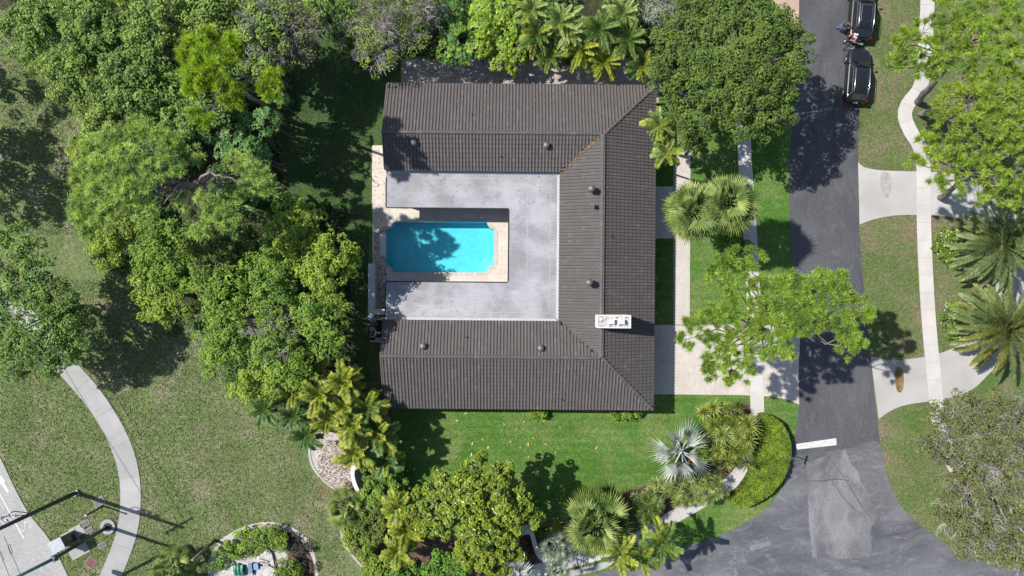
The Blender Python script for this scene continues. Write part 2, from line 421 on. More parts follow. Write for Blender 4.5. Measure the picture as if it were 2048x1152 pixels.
road_r = kerb_curve + [(1000, 1700), (2600, 1700), (2600, 1141), (2120, 1141)] + smooth_px([(2048, 1138), (1960, 1122), (1890, 1087), (1830, 1042), (1795, 1000), (1772, 945), (1759, 880), (1752, 820), (1743, 740), (1735, 660), (1726, 560), (1719, 460), (1716, 330), (1719, 200), (1722, 100), (1724, -120)], 5)
sheet('street', road_r, .016, MT['asph'], thick=.03)
junction = smooth_px([(1583, 908), (1640, 905), (1700, 896), (1757, 884), (1772, 945), (1795, 1000), (1830, 1042), (1890, 1087)], 4) + [(1960, 1122), (2120, 1141), (2600, 1141), (2600, 1700), (1000, 1700), (1000, 1200)] + [p for p in kerb_curve[::-1] if p[1] > 915]
sheet('street_junction', junction, .020, MT['asph_j'], thick=0)
sheet('street_patch', smooth_px([(1612, 925), (1660, 908), (1690, 900)], 3) + [(1698, 918), (1704, 930), (1716, 944), (1720, 962), (1733, 980), (1742, 1003), (1757, 1022), (1760, 1040), (1743, 1052), (1740, 1075), (1744, 1098), (1738, 1110), (1712, 1113), (1690, 1118), (1625, 1115), (1618, 1050)], .024,
      asphalt('pale_worn_asphalt', (.135, .137, .15, 1), (.275, .277, .292, 1), (.11, .11, .122, 1), (1.5, .8, 1)), thick=0)
sheet('pale_road_patch', [(1497, 1092), (1520, 1086), (1540, 1082), (1542, 1090), (1524, 1096), (1502, 1102)], .0245, asphalt('pale_patch_asphalt', (.17, .17, .18, 1), (.25, .25, .26, 1), (.3, .3, .31, 1)), thick=0)
ob('stop_line', Geo().poly(PX([(1591, 888), (1672, 876), (1673, 890), (1594, 899)]), .029).mesh('stop_line'), MT['paint'], kind='structure')
for k, pts in enumerate(([(1655, 910), (1690, 958), (1722, 1010), (1752, 1048)], [(1640, 925), (1672, 975), (1700, 1010), (1735, 1040)], [(1612, 960), (1640, 962), (1672, 958), (1700, 962)])):
    P = np.array([W(*p) for p in smooth_px(pts, 6)]); d = np.gradient(P, axis=0); d /= np.linalg.norm(d, axis=1)[:, None]
    n_ = np.c_[-d[:, 1], d[:, 0], d[:, 2]] * (np.sin(np.linspace(.15, 3.0, len(P))) * (.05, .045, .05)[k])[:, None]
    ob('tyre_mark', Geo().poly([p[:2] for p in P + n_] + [p[:2] for p in (P - n_)[::-1]], .029 + k * .0008).mesh('tyre_mark'), asphalt('tyre_mark_%d' % k, *(((.10, .10, .11, 1), (.16, .16, .17, 1), (.12, .12, .13, 1)) if k < 2 else ((.07, .07, .08, 1), (.11, .11, .12, 1), (.09, .09, .1, 1)))), kind='structure')

# left street, with kerb, lane line, arrow and bicycle mark
edge_l = smooth_px([(-160, 610), (-60, 810), (0, 924), (17, 960), (51, 1025), (96, 1083), (131, 1152), (190, 1280), (260, 1450)], 4)
sheet('left_street', edge_l + [(-800, 1450), (-800, 610)], .016, MT['asph_l'], thick=.03)
gk = Geo()
Pe = np.array([W(*p) for p in edge_l]); de = np.gradient(Pe, axis=0); de /= np.linalg.norm(de, axis=1)[:, None]
ne = np.c_[de[:, 1], -de[:, 0], de[:, 2]]
inner = Pe - ne * .0; outer = Pe - ne * .22
gk.poly([p[:2] for p in inner] + [p[:2] for p in outer[::-1]], .06, thick=.06)
ob('left_kerb', gk.mesh('left_kerb'), MT['kerb'], kind='structure')
def stripe(name, a, b, w, z=.022, mat=None):
    A, B = W(*a), W(*b); d = (B - A) / np.linalg.norm(B - A); s = np.array([-d[1], d[0], 0]) * w / 2
    return ob(name, Geo().poly([p[:2] for p in (A + s, B + s, B - s, A - s)], z).mesh(name), mat or MT['paint'], kind='structure')
stripe('lane_line', (-140, 730), (48, 1077), .13)
ob('lane_arrow', Geo().poly(PX([(19, 983), (14, 986), (3, 968), (-1, 971), (-3, 944), (11, 962), (8, 964)]), .0225).mesh('lane_arrow'), MT['paint'], kind='structure')
gb = Geo()
for cx, cy in ((47, 1055), (61, 1047)):
    th = np.linspace(0, 2 * math.pi, 20, endpoint=False)
    o_ = [(cx + 5 * math.cos(t) * .7, cy + 8 * math.sin(t)) for t in th]; i_ = [(cx + 3.4 * math.cos(t) * .7, cy + 6 * math.sin(t)) for t in th]
    gb.poly(PX(o_), .0225, [PX(i_)])
for a, b in (((46, 1050), (53, 1040)), ((53, 1040), (60, 1046)), ((50, 1048), (57, 1036))):
    A, B = W(*a), W(*b); d = (B - A) / np.linalg.norm(B - A); s = np.array([-d[1], d[0], 0]) * .035
    gb.poly([p[:2] for p in (A + s, B + s, B - s, A - s)], .0225)
ob('bicycle_mark', gb.mesh('bicycle_mark'), MT['paint'], kind='structure')
for a, b in (((16, 1092), (20, 1088)), ((20, 1088), (25, 1104)), ((16, 1092), (21, 1108)), ((0, 1102), (5, 1110)), ((5, 1110), (8, 1120)), ((8, 1072), (46, 1160)), ((-10, 1080), (22, 1160)), ((25, 1104), (21, 1108))):
    stripe('saw_cut', a, b, .05, .0215, MT['crack'])

# slab paths: a base strip of joint dirt carries one object for every slab
def path(name, pts, width, mat, slab=1.5, z=.05, gap=.014, smooth=True, start=0.0, wide_end=None):
    P = np.array([W(*p) for p in (smooth_px(pts, 8) if smooth else pts)])
    seg = np.linalg.norm(np.diff(P, axis=0), axis=1); s = np.r_[0, np.cumsum(seg)]
    def at(q):
        q = np.clip(q, 0, s[-1]); p = np.array([np.interp(q, s, P[:, i]) for i in range(3)])
        a = np.array([np.interp(min(q + .15, s[-1]), s, P[:, i]) for i in range(3)]) - np.array([np.interp(max(q - .15, 0), s, P[:, i]) for i in range(3)])
        a /= np.linalg.norm(a); return p, np.array([-a[1], a[0], 0])
    qs = np.arange(0, s[-1], .4)
    Lf = [at(q)[0] + at(q)[1] * (width / 2 - .03) for q in qs]; Rt = [at(q)[0] - at(q)[1] * (width / 2 - .03) for q in qs]
    base = ob(name, Geo().poly([p[:2] for p in Lf] + [p[:2] for p in Rt[::-1]], z - .02, thick=.05).mesh(name), MT['joint'], kind='structure')
    q = start
    while q < s[-1] - .3:
        e = min(q + slab, s[-1])
        qq = np.linspace(q, e - gap, 4)
        Lf = [at(k)[0] + at(k)[1] * width / 2 for k in qq]; Rt = [at(k)[0] - at(k)[1] * width / 2 for k in qq]
        ob('slab', Geo().poly([p[:2] for p in Lf] + [p[:2] for p in Rt[::-1]], z + float(rng.uniform(-.003, .003)), thick=.06).mesh('slab'), mat, base)
        q = e
    return base
path('park_path', [(-60, 505), (0, 566), (30, 605), (65, 655), (100, 700), (140, 741), (185, 793), (225, 855), (250, 912), (261, 970), (260, 1030), (252, 1072), (238, 1112), (218, 1160), (190, 1230)], 1.75, MT['conc_l'], 3.0, .05)
path('verge_sidewalk', [(1856, -60), (1854, 20), (1850, 90), (1846, 150), (1836, 182), (1816, 207), (1809, 232), (1820, 262), (1838, 292), (1846, 330), (1847, 400), (1848, 470), (1852, 560), (1857, 640), (1865, 730), (1872, 800), (1878, 850), (1895, 905), (1930, 970)], 1.2, MT['conc_r'], 1.5, .066)
path('corner_sidewalk', [(1487, 262), (1490, 330), (1497, 420), (1502, 500), (1506, 580), (1511, 700), (1514, 800), (1513, 850), (1497, 915), (1465, 962), (1420, 992), (1350, 1032), (1280, 1075), (1200, 1105), (1110, 1130), (1000, 1166), (900, 1200)], 1.16, MT['conc_r'], 1.5, .058)
path('kerb_walk', [(1250, 1116), (1190, 1136), (1130, 1150), (1040, 1182)], .55, MT['kerb'], 1.5, .04)
path('beside_drive_walk', [(1470, 240), (1478, 255), (1487, 266)], .6, MT['conc_r'], 1.2, .05)

# concrete drive approaches on the right
up = smooth_px([(1716, 324), (1727, 334), (1755, 340), (1790, 342), (1835, 343)], 4) + smooth_px([(1890, 345), (1930, 352), (1970, 374), (2010, 410), (2060, 460), (2110, 530)], 4) + [(2110, 560), (1995, 560), (1990, 520)] + smooth_px([(1985, 480), (1950, 448), (1910, 436), (1870, 431), (1835, 430), (1790, 431), (1750, 438), (1719, 449)], 4)
sheet('upper_drive_apron', up, .04, MT['conc_d'], thick=.05)
lo = smooth_px([(1741, 712), (1770, 719), (1800, 720), (1850, 713), (1880, 706), (1915, 692), (1950, 672), (1985, 632), (1992, 560)], 4) + [(2110, 560), (2110, 660)] + smooth_px([(2060, 690), (2010, 720), (1980, 745), (1945, 778), (1900, 795), (1855, 803), (1810, 810), (1780, 822), (1757, 838)], 4)
sheet('lower_drive_apron', lo, .044, MT['conc_d'], thick=.05)
gs = Geo().poly(PX(smooth_px([(1790, 738), (1799, 734), (1806, 745), (1807, 770), (1802, 784), (1794, 782), (1790, 765)], 4, True)), .049)
ob('drive_stain', gs.mesh('drive_stain'), ground('wet_tan_stain', (.17, .105, .045, 1), (.24, .165, .08, 1), 1.5, 8, .3), kind='structure')
gs = Geo().poly(PX(smooth_px([(1762, 348), (1772, 344), (1781, 352), (1782, 375), (1776, 395), (1766, 392), (1760, 372)], 4, True)), .045)
ob('drive_stain', gs.mesh('drive_stain'), simple('grey_oil_stain', (.36, .34, .325), .8, var=.3, scale=3), kind='structure')

# house drive, walk and patio
drive = [(1285, 650), (1600, 650)] + [(1597, 740), (1598, 809), (1575, 799), (1545, 793), (1480, 790), (1285, 788)]
sheet('house_drive', drive, .040, MT['paver'], thick=.05)
sheet('house_walk', [(1350, 300), (1381, 300), (1379, 650), (1350, 650)], .043, MT['paver'], thick=.05)
sheet('entry_walk', [(1285, 373), (1350, 373), (1350, 477), (1285, 477)], .040, MT['paver'], thick=.05)
for k, (x0, y0, x1, y1) in enumerate(((1346, 300, 1350, 650), (1347, 648.4, 1480, 651))):
    sheet('paver_border', [(x0, y0), (x1, y0), (x1, y1), (x0, y1)], .047 + .002 * k, MT['joint'], thick=.02)
sheet('north_patio', [(803, 118), (1318, 118), (1318, 205), (803, 205)], .03, MT['paver_p'], thick=.05)
sheet('neighbour_drive', [(1490, -150), (1601, -150), (1597, 52), (1575, 40), (1555, 10), (1520, -10)], .04, MT['paver_t'], thick=.05)

# planting beds
sheet('rear_bed', smooth_px([(640, -150), (640, 50), (720, 100), (800, 112), (1318, 112), (1420, 60), (1480, -150)], 2, True), .010, MT['soil'], thick=0)
mulch = smooth_px([(630, 868), (668, 862), (770, 800), (792, 880), (812, 960), (850, 1060), (1000, 1070), (1120, 1045), (1180, 1010), (1250, 985), (1312, 962), (1332, 938), (1360, 922), (1400, 908), (1425, 875), (1435, 835), (1480, 805), (1522, 830), (1520, 880), (1490, 920), (1400, 990), (1250, 1080), (1060, 1140), (1040, 1180), (760, 1190), (735, 1158), (705, 1112), (688, 1070), (692, 1010)], 4, True)
sheet('planting_bed', mulch, .015, MT['mulch'], thick=0)
sheet('shell_bed', smooth_px([(645, 858), (626, 880), (620, 905), (628, 935), (650, 962), (680, 985), (712, 1000), (728, 960), (712, 920), (690, 880)], 4, True), .022, MT['sand'], thick=0)
sheet('island_bed', smooth_px([(418, 1120), (432, 1088), (468, 1062), (510, 1047), (547, 1044), (590, 1058), (622, 1086), (632, 1125), (634, 1160), (600, 1215), (460, 1215), (420, 1165)], 4, True), .012, MT['sand'], thick=0)
sheet('bed_soil', smooth_px([(560, 1062), (590, 1072), (615, 1098), (628, 1130), (626, 1165), (590, 1190), (575, 1110)], 4, True), .016, MT['mulch'], thick=0)
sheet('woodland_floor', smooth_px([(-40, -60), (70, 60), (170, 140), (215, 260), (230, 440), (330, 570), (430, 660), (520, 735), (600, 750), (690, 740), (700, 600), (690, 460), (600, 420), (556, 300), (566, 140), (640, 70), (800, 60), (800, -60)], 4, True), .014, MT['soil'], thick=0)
for pts in ([(634, 866), (625, 880), (619, 905), (627, 935), (650, 963), (682, 987)], [(682, 1060), (688, 1085), (705, 1110), (725, 1135), (735, 1160)]):
    P = np.array([W(*p) for p in smooth_px(pts, 6)]); d = np.gradient(P, axis=0); d /= np.linalg.norm(d, axis=1)[:, None]; n_ = np.c_[-d[:, 1], d[:, 0], d[:, 2]]
    P[:, :2] += 0
    ob('bed_edging', Geo().poly([p[:2] for p in P + n_ * .1] + [p[:2] for p in (P - n_ * .1)[::-1]], .07, thick=.07).mesh('bed_edging'), MT['kerb'], kind='structure')

# ------------------------------------------------------------------ pool and deck
def notch_rect(x0, y0, x1, y1, r):
    out = []
    for cx, cy, a0 in ((x0, y0, 90), (x1, y0, 180), (x1, y1, 270), (x0, y1, 0)):
        for k in range(7):
            a = math.radians(a0 - 15 * k)
            out.append((cx + r * math.cos(a), cy + r * math.sin(a)))
    return out
pool_o = notch_rect(772, 443.5, 988.5, 545, 14.5)
sheet('pool_deck', DECK, .05, MT['trav'], [pool_o], .06)
pw = np.array([W(*p) for p in pool_o]); n = len(pw)
pool = root('swimming_pool', W(880, 495), 'rectangular swimming pool of turquoise water with scooped corners in the courtyard', 'swimming pool')
PO = np.array(pool.location)
g = Geo(); A = pw.copy(); A[:, 2] = .052; B = pw.copy(); B[:, 2] = -1.5
j = np.arange(n); k = (j + 1) % n
g.add(np.vstack([A, B]), np.c_[j, k, k + n, j + n]); g.poly([p[:2] for p in pw], -1.5)
def pool_mat():
    M = Mat('aqua_pool_plaster')
    col = M.ramp(M.noise(2.2, 5, .7), [(.3, (.17, .46, .54, 1)), (.7, (.24, .54, .61, 1))])
    return M.fin(col, .7, .2)
MT['pool'] = pool_mat()
ob('basin', g.mesh('basin', PO), MT['pool'], pool)
M = Mat('pool_water')
tr = M.n('BsdfTransparent'); tr.inputs[0].default_value = (.55, .93, .95, 1)
gl = M.n('BsdfGlossy'); gl.inputs['Roughness'].default_value = .03
bmp = M.n('Bump'); M.set(bmp.inputs['Height'], M.noise(3.5, 3, .5, dist=.6)); bmp.inputs['Strength'].default_value = .25; bmp.inputs['Distance'].default_value = .03
fr = M.n('Fresnel'); fr.inputs['IOR'].default_value = 1.33
M.set(gl.inputs['Normal'], bmp.outputs[0]); M.set(fr.inputs['Normal'], bmp.outputs[0])
mx = M.n('MixShader'); M.set(mx.inputs[0], fr.outputs[0]); M.nt.links.new(tr.outputs[0], mx.inputs[1]); M.nt.links.new(gl.outputs[0], mx.inputs[2]); M.nt.links.new(mx.outputs[0], M.out.inputs[0])
ob('water', Geo().poly([p[:2] for p in pw], -.09).mesh('water', PO), M.m, pool)
MT['step'] = simple('white_step_edge', (.72, .78, .78), .6, var=.1)
cs = W(988.5, 545)
for q, (r, z) in enumerate(((34, -1.05), (28, -.78), (23, -.52), (19, -.3))):
    R = r / PPM; th = np.linspace(math.pi / 2, math.pi, 14)
    arc = [(cs[0] + R * math.cos(t), cs[1] + R * math.sin(t)) for t in th]
    st = ob('step', Geo().poly(arc + [(cs[0] - .003, cs[1] + .003)], z, thick=.3).mesh('step', PO), MT['pool'], pool)
    arc2 = [(cs[0] + (R - .07) * math.cos(t), cs[1] + (R - .07) * math.sin(t)) for t in th]
    ob('step_edge', Geo().poly(arc + arc2[::-1], z + .006).mesh('step_edge', PO), MT['step'], st)
# coping stones round the basin, one object each
cen = pw.mean(0)
per = np.r_[0, np.cumsum(np.linalg.norm(np.diff(np.vstack([pw, pw[:1]]), axis=0), axis=1))]
ring = np.vstack([pw, pw[:1]])
def ring_at(q):
    return np.array([np.interp(q % per[-1], per, ring[:, i]) for i in range(2)])
def ring_n(q):
    a = ring_at(q + .02) - ring_at(q - .02); a /= np.linalg.norm(a); nn = np.array([-a[1], a[0]])
    return nn if np.dot(nn, ring_at(q) - cen[:2]) > 0 else -nn
q = 0.0; nst = 58; stp = per[-1] / nst
for i in range(nst):
    a, b = i * stp, (i + 1) * stp - .015
    qs = np.linspace(a, b, 3)
    inn = [ring_at(t) - ring_n(t) * .02 for t in qs]; outr = [ring_at(t) + ring_n(t) * .28 for t in qs]
    ob('coping_stone', Geo().poly([tuple(p) for p in inn] + [tuple(p) for p in outr[::-1]], .066 + (i % 3) * .0012, thick=.05).mesh('coping_stone', PO), MT['coping'], pool)
ob('deck_pad', Geo().poly(PX([(760, 468), (772, 468), (772, 511), (760, 511)]), .085, thick=.05).mesh('deck_pad', PO), MT['white'], pool)
g = Geo(); g.lathe(W(964, 434, .055), [(.0, .03), (.12, .028), (.15, .012), (.15, 0)], 16)
ob('skimmer_lid', g.mesh('skimmer_lid', PO), simple('white_plastic_lid', (.75, .78, .8), .4), pool)

# low white garden wall beside the deck
t = root('deck_wall', W(744, 628), 'low white rendered wall with rounded corner at the left end of the pool deck', 'wall')
g = Geo().poly(PX(smooth_px([(736.5, 527), (749, 527)], 1) + [(749, 618.5), (775, 618.5), (775, 629.5), (742, 629.5), (738, 628), (736, 624)], 1.1), 1.1, thick=1.1)
ob('wall', g.mesh('wall', t.location), MT['white'], t)

# ------------------------------------------------------------------ house
HA = -0.0087
HO = np.array([.643, 3.38, 0])
def HW(u, v, z=0.0):
    c, s = math.cos(HA), math.sin(HA)
    return np.array([HO[0] + u * c - v * s, HO[1] + u * s + v * c, z])
house = root('house', HO, 'single storey courtyard house with brown tiled hip roof and flat grey inner roof', 'house', rz=HA)
EU, EV, RU, RV, IU, IV = 10.95, 13.2, 6.45, 8.86, 3.23, 6.09
LU = -10.93
SL = .427; EZ = 2.9
RZ = EZ + SL * (EV - RV); RZE = EZ + SL * (EU - RU)
FZ = 3.1
CU, CV1, CV0 = -.93, 3.07, -2.93       # courtyard edges
# walls (local coordinates)
OV = .75
outline = [(LU + OV, EV - OV), (EU - OV, EV - OV), (EU - OV, -EV + OV), (LU + OV, -EV + OV), (LU + OV, CV0 - .7), (CU + .9, CV0 - .7), (CU + .9, CV1 + .7), (LU + OV, CV1 + .7)]
g = Geo()
for i in range(len(outline)):
    a = np.array(outline[i]); b = np.array(outline[(i + 1) % len(outline)])
    d = b - a; ln = np.linalg.norm(d); c = (a + b) / 2
    g.box((c[0], c[1], 1.37), (ln + .12, .2, 2.75), math.atan2(d[1], d[0]))
wall = ob('wall', g.mesh('wall'), MT['wall'], house)
def pane(u, v, w, h, z, ang, name='window'):
    f = ob(name, Geo().box((0, 0, 0), (w + .16, .1, h + .16)).mesh(name), MT['white'], house, (u, v, z), (0, 0, ang))
    k = max(1, round(w / 1.2))
    for i in range(k):
        ob('pane', Geo().box(((i - (k - 1) / 2) * w / k, 0, 0), (w / k - .06, .13, h - .06)).mesh('pane'), MT['glass'], f)
for v in (-1.9, 1.9): pane(CU + .79, v * .8, 2.6, 2.1, 1.15, math.pi / 2, 'sliding_door')
for u in (-8, -3.5): pane(u, CV1 + .59, 2.4, 2.1, 1.15, 0, 'sliding_door'); pane(u, CV0 - .59, 2.4, 2.1, 1.15, 0, 'sliding_door')
for u in (-7, -2, 3, 7.5): pane(u, EV - OV + .11, 1.6, 1.2, 1.5, 0); pane(u, -EV + OV - .11, 1.6, 1.2, 1.5, 0)
for v in (-8, 8): pane(EU - OV + .11, v, 2.2, 1.2, 1.5, math.pi / 2)
pane(EU - OV + .11, 2.5, 1.8, 2.1, 1.15, math.pi / 2, 'front_door')

# tiled roof
roof = ob('roof', None, None, house, label='brown barrel tile roof with hips, valleys and ridge caps')
def tile_mesh():
    xs = np.array([-.132, -.088, -.062, -.028, .015, .05, .078, .132]); zs = np.array([.0, .0, .043, .068, .068, .043, 0, 0])
    Lr = .43
    rows = []
    for y, dz in ((0, -.01), (0, .05), (Lr, .0)):
        rows.append(np.c_[xs, np.full(8, y), zs + dz])
    V = np.vstack(rows); Q = []
    for r in range(2):
        for i in range(7): Q.append([r * 8 + i, r * 8 + i + 1, (r + 1) * 8 + i + 1, (r + 1) * 8 + i])
    return V, np.array(Q)
TV, TQ = tile_mesh()
tile_me = Geo().add(TV, TQ).mesh('roof_tile')
rows_ = []
deck_g = Geo()
def slope(o, e, s, length, run, lo_f, hi_f):
    """o eave start, e along the eave, s horizontal up-slope; lo_f/hi_f(b) limit a at horizontal distance b"""
    o = np.array(o, float); e = np.array([*e, 0.0]); s = np.array([*s, SL]); k = np.linalg.norm(s); sn = s / k; nrm = np.cross(e, sn)
    if nrm[2] < 0: nrm = -nrm
    flip = np.dot(np.cross(e, sn), nrm) < 0
    nr = int(run * k / .37) + 1
    for r in range(nr):
        b = r * .37 - .04
        for c in range(-14, int(length / .264) + 15):
            a = (c + .5) * .264
            bc = (b + .2) / k
            if bc > run + .05 or a < lo_f(bc) or a > hi_f(bc): continue
            p = o + e * a + sn * b + nrm * (.028 + rng.uniform(0, .006))
            yaw = rng.normal(0, .004)
            rows_.append((p, e if not flip else e, sn, nrm, yaw))
    top = [o + e * lo_f(0) , o + e * hi_f(0), o + e * hi_f(run) + s * run, o + e * lo_f(run) + s * run]
    P = np.array(top)
    if np.cross(P[1] - P[0], P[2] - P[0])[2] < 0: P = P[::-1]
    low = P - np.array([0, 0, .16])
    deck_g.add(np.vstack([P, low]), [[0, 1, 2, 3], [7, 6, 5, 4], [0, 4, 5, 1], [1, 5, 6, 2], [2, 6, 7, 3], [3, 7, 4, 0]])
W_ = EU - LU
r1 = EV - RV; r2 = RV - IV; re = EU - RU; rf = RU - IU
z_in = RZ - SL * r2; z_ie = RZE - SL * rf
slope((LU, EV, EZ), (1, 0), (0, -1), W_, r1, lambda b: 0, lambda b: W_ - b - .05)                       # north outer
slope((LU, -EV, EZ), (1, 0), (0, 1), W_, r1, lambda b: 0, lambda b: W_ - b - .05)                       # south outer
slope((EU, -EV, EZ), (0, 1), (-1, 0), 2 * EV, re, lambda b: b + .05, lambda b: 2 * EV - b - .05)        # east outer
slope((LU, IV, z_in), (1, 0), (0, 1), W_, r2, lambda b: 0, lambda b: IU - LU + b * rf / r2 - .05)       # inner north
slope((LU, -IV, z_in), (1, 0), (0, -1), W_, r2, lambda b: 0, lambda b: IU - LU + b * rf / r2 - .05)     # inner south
slope((IU, -IV, z_ie), (0, 1), (1, 0), 2 * IV, rf, lambda b: -b * r2 / rf + .05, lambda b: 2 * IV + b * r2 / rf - .05)   # inner east
ob('roof_deck', deck_g.mesh('roof_deck'), MT['roofdeck'], roof)
rows_.sort(key=lambda t: -t[0][2])
def tmat(t):
    p, e, s, nr, yaw = t
    x = np.cross(s, nr)
    R = np.stack([x, s, nr], 1)
    c, sn = math.cos(yaw), math.sin(yaw)
    return R @ np.array([[c, -sn, 0], [sn, c, 0], [0, 0, 1]])
for t_ in rows_[:300]:
    o = ob('roof_tile', tile_me, MT['tile'], roof)
    Mx = Matrix(tmat(t_).tolist()).to_4x4(); Mx.translation = Vector(t_[0]); o.matrix_local = Mx
g = Geo()
for t_ in rows_[300:]:
    g.add(TV @ tmat(t_).T + t_[0], TQ)
ob('roof_tiles', g.mesh('roof_tiles'), MT['tile'], roof, kind='stuff')
# ridge and hip caps
th = np.linspace(0, math.pi, 7)
cap_v = np.vstack([np.c_[np.cos(th) * r, np.full(7, y), np.sin(th) * r * .8 - .03] for y, r in ((0, .145), (.44, .12))] + [np.c_[np.cos(th) * .135, np.zeros(7), np.sin(th) * .1 - .05]])
cap_q = [[i + 1, i, i + 7, i + 8] for i in range(6)] + [[i, i + 1, i + 15, i + 14] for i in range(6)]
cap_me = Geo().add(cap_v, cap_q).mesh('ridge_tile')
def caps(a, b, lift=.075):
    a = np.array(a, float); b = np.array(b, float); d = b - a; ln = np.linalg.norm(d); d /= ln
    x = np.cross(d, [0, 0, 1.0]); x /= np.linalg.norm(x); zz = np.cross(x, d)
    k = max(1, int(ln / .39))
    for i in range(k):
        o = ob('ridge_tile', cap_me, MT['tile'], roof)
        Mx = Matrix(np.stack([x, d, zz], 1).tolist()).to_4x4(); Mx.translation = Vector(a + d * (i * ln / k) + zz * (lift + .012 * (i % 2))); o.matrix_local = Mx
for s_ in (1, -1):
    caps((LU - .05, s_ * RV, RZ), (RU - .2, s_ * RV, RZ))
    caps((RU - .22, s_ * RV, RZ), (RU, s_ * (RV - .16), RZE))
    caps((EU + .02, s_ * EV, EZ), (RU, s_ * (RV - .16), RZE))
caps((RU, -RV + .16, RZE), (RU, RV - .16, RZE))
for s_ in (1, -1):     # barge boards on the gables, fascia
    g = Geo()
    for a, b in (((EV, EZ), (RV, RZ)), ((IV, z_in), (RV, RZ))):
        g.tube([(LU - .02, s_ * a[0], a[1] + .02), (LU - .02, s_ * b[0], b[1] + .04)], .085, 6)
    ob('barge_board', g.mesh('barge_board'), MT['tile'], roof)
    g = Geo().add([(LU + .3, s_ * EV * .99, EZ - .1), (LU + .3, s_ * RV, RZ - .1), (LU + .3, s_ * IV, z_in - .1), (LU + .3, s_ * IV, 2.6), (LU + .3, s_ * EV * .96, 2.6)], None, [[0, 1, 2], [0, 2, 3], [0, 3, 4]])
    ob('gable_wall', g.mesh('gable_wall'), MT['wall'], house)
    ob('gutter', Geo().tube([(LU, s_ * (EV + .06), EZ - .06), (EU, s_ * (EV + .06), EZ - .06)], .06, 6).mesh('gutter'), MT['gutter'], house)
    # debris in the valley
g = Geo()
# flat roof slab with courtyard cut
fl = [(LU, IV + .3), (IU + .3, IV + .3), (IU + .3, -IV - .3), (LU, -IV - .3), (LU, CV0), (CU, CV0), (CU, CV1), (LU, CV1)]
flat = ob('flat_roof', Geo().poly(fl, FZ, thick=.2).mesh('flat_roof'), MT['flat'], house, label='weathered pale grey flat roof round the courtyard')
for a, b in (((LU, CV1), (CU, CV1)), ((CU, CV1), (CU, CV0)), ((CU, CV0), (LU, CV0)), ((LU, IV - .5), (LU, CV1)), ((LU, CV0), (LU, -IV + .2))):
    d = np.array(b) - np.array(a); d = d / np.linalg.norm(d)
    ob('drip_edge', Geo().tube([(a[0] + d[0] * .05, a[1] + d[1] * .05, FZ + .005), (b[0] - d[0] * .05, b[1] - d[1] * .05, FZ + .005)], .048, 6).mesh('drip_edge'), MT['gutter'], flat)
for a, b in (((LU, IV), (IU, IV)), ((IU, IV), (IU, -IV)), ((IU, -IV), (LU, -IV))):
    c = [(a[0] + b[0]) / 2, (a[1] + b[1]) / 2]; ln = abs(a[0] - b[0]) + abs(a[1] - b[1])
    hz = a[0] == b[0]
    g = Geo().box((c[0] - (.13 if hz else 0), c[1] - (0 if hz else .13 * (1 if c[1] > 0 else -1)), FZ + .02), ((.22 if hz else ln - .3), (ln - .3 if hz else .22), .03))
    g.box((c[0], c[1], FZ + .18), ((.03 if hz else ln), (ln if hz else .03), .36))
    ob('flashing', g.mesh('flashing'), MT['flash'], flat)
MT['seam'] = simple('membrane_seam', (.37, .37, .39), .7, var=.3, scale=2)
for a, b in (((-8, 5.5), (2.6, 5.5)), ((2.45, 5.3), (2.45, -5.4)), ((-6, -5.4), (2.6, -5.4)), ((CU + .15, CV1 + .1), (CU + .15, IV - .5)), ((.6, 5.2), (.6, -5.2))):
    d = np.array(b) - np.array(a)
    ob('membrane_seam', Geo().box(((a[0] + b[0]) / 2, (a[1] + b[1]) / 2, FZ + .003), (np.linalg.norm(d), .05, .006), math.atan2(d[1], d[0])).mesh('membrane_seam'), MT['seam'], flat)
g = Geo().lathe((2.67, 3.3, FZ + .006), [(0, .004), (.2, .004), (.24, 0)], 14)
ob('patch', g.mesh('patch'), simple('tan_roof_patch', (.42, .36, .33), .7), flat)
# chimney
ch = ob('chimney', Geo().poly([(-1.28, -.5), (1.28, -.5), (1.28, .5), (-1.28, .5)], 6.1, thick=2.6).mesh('chimney'), MT['white'], house, label='white rendered chimney with two square flues')
cc = W(1229, 641.5, 6.1); rel = cc - HO
ch.location = (rel[0], rel[1], 0)
ob('crown', Geo().poly([(-1.2, -.42), (1.2, -.42), (1.2, .42), (-1.2, .42)], 6.112, thick=.05).mesh('crown'), MT['chim_top'], ch)
rim = Geo()
for x0, y0, dx, dy in ((0, .46, 2.64, .1), (0, -.46, 2.64, .1), (-1.26, 0, .12, .82), (1.26, 0, .12, .82)): rim.box((x0, y0, 6.1), (dx, dy, .1))
ob('rim', rim.mesh('rim'), MT['white'], ch)
for x in (-.27, .52):
    f = ob('flue', Geo().box((x, 0, 6.24), (.46, .30, .3)).mesh('flue'), MT['white'], ch)
    ob('flue_cap', Geo().box((x, .0, 6.41), (.56, .38, .04)).mesh('flue_cap'), simple('flue_cap_metal', (.55, .57, .6), .5), f)
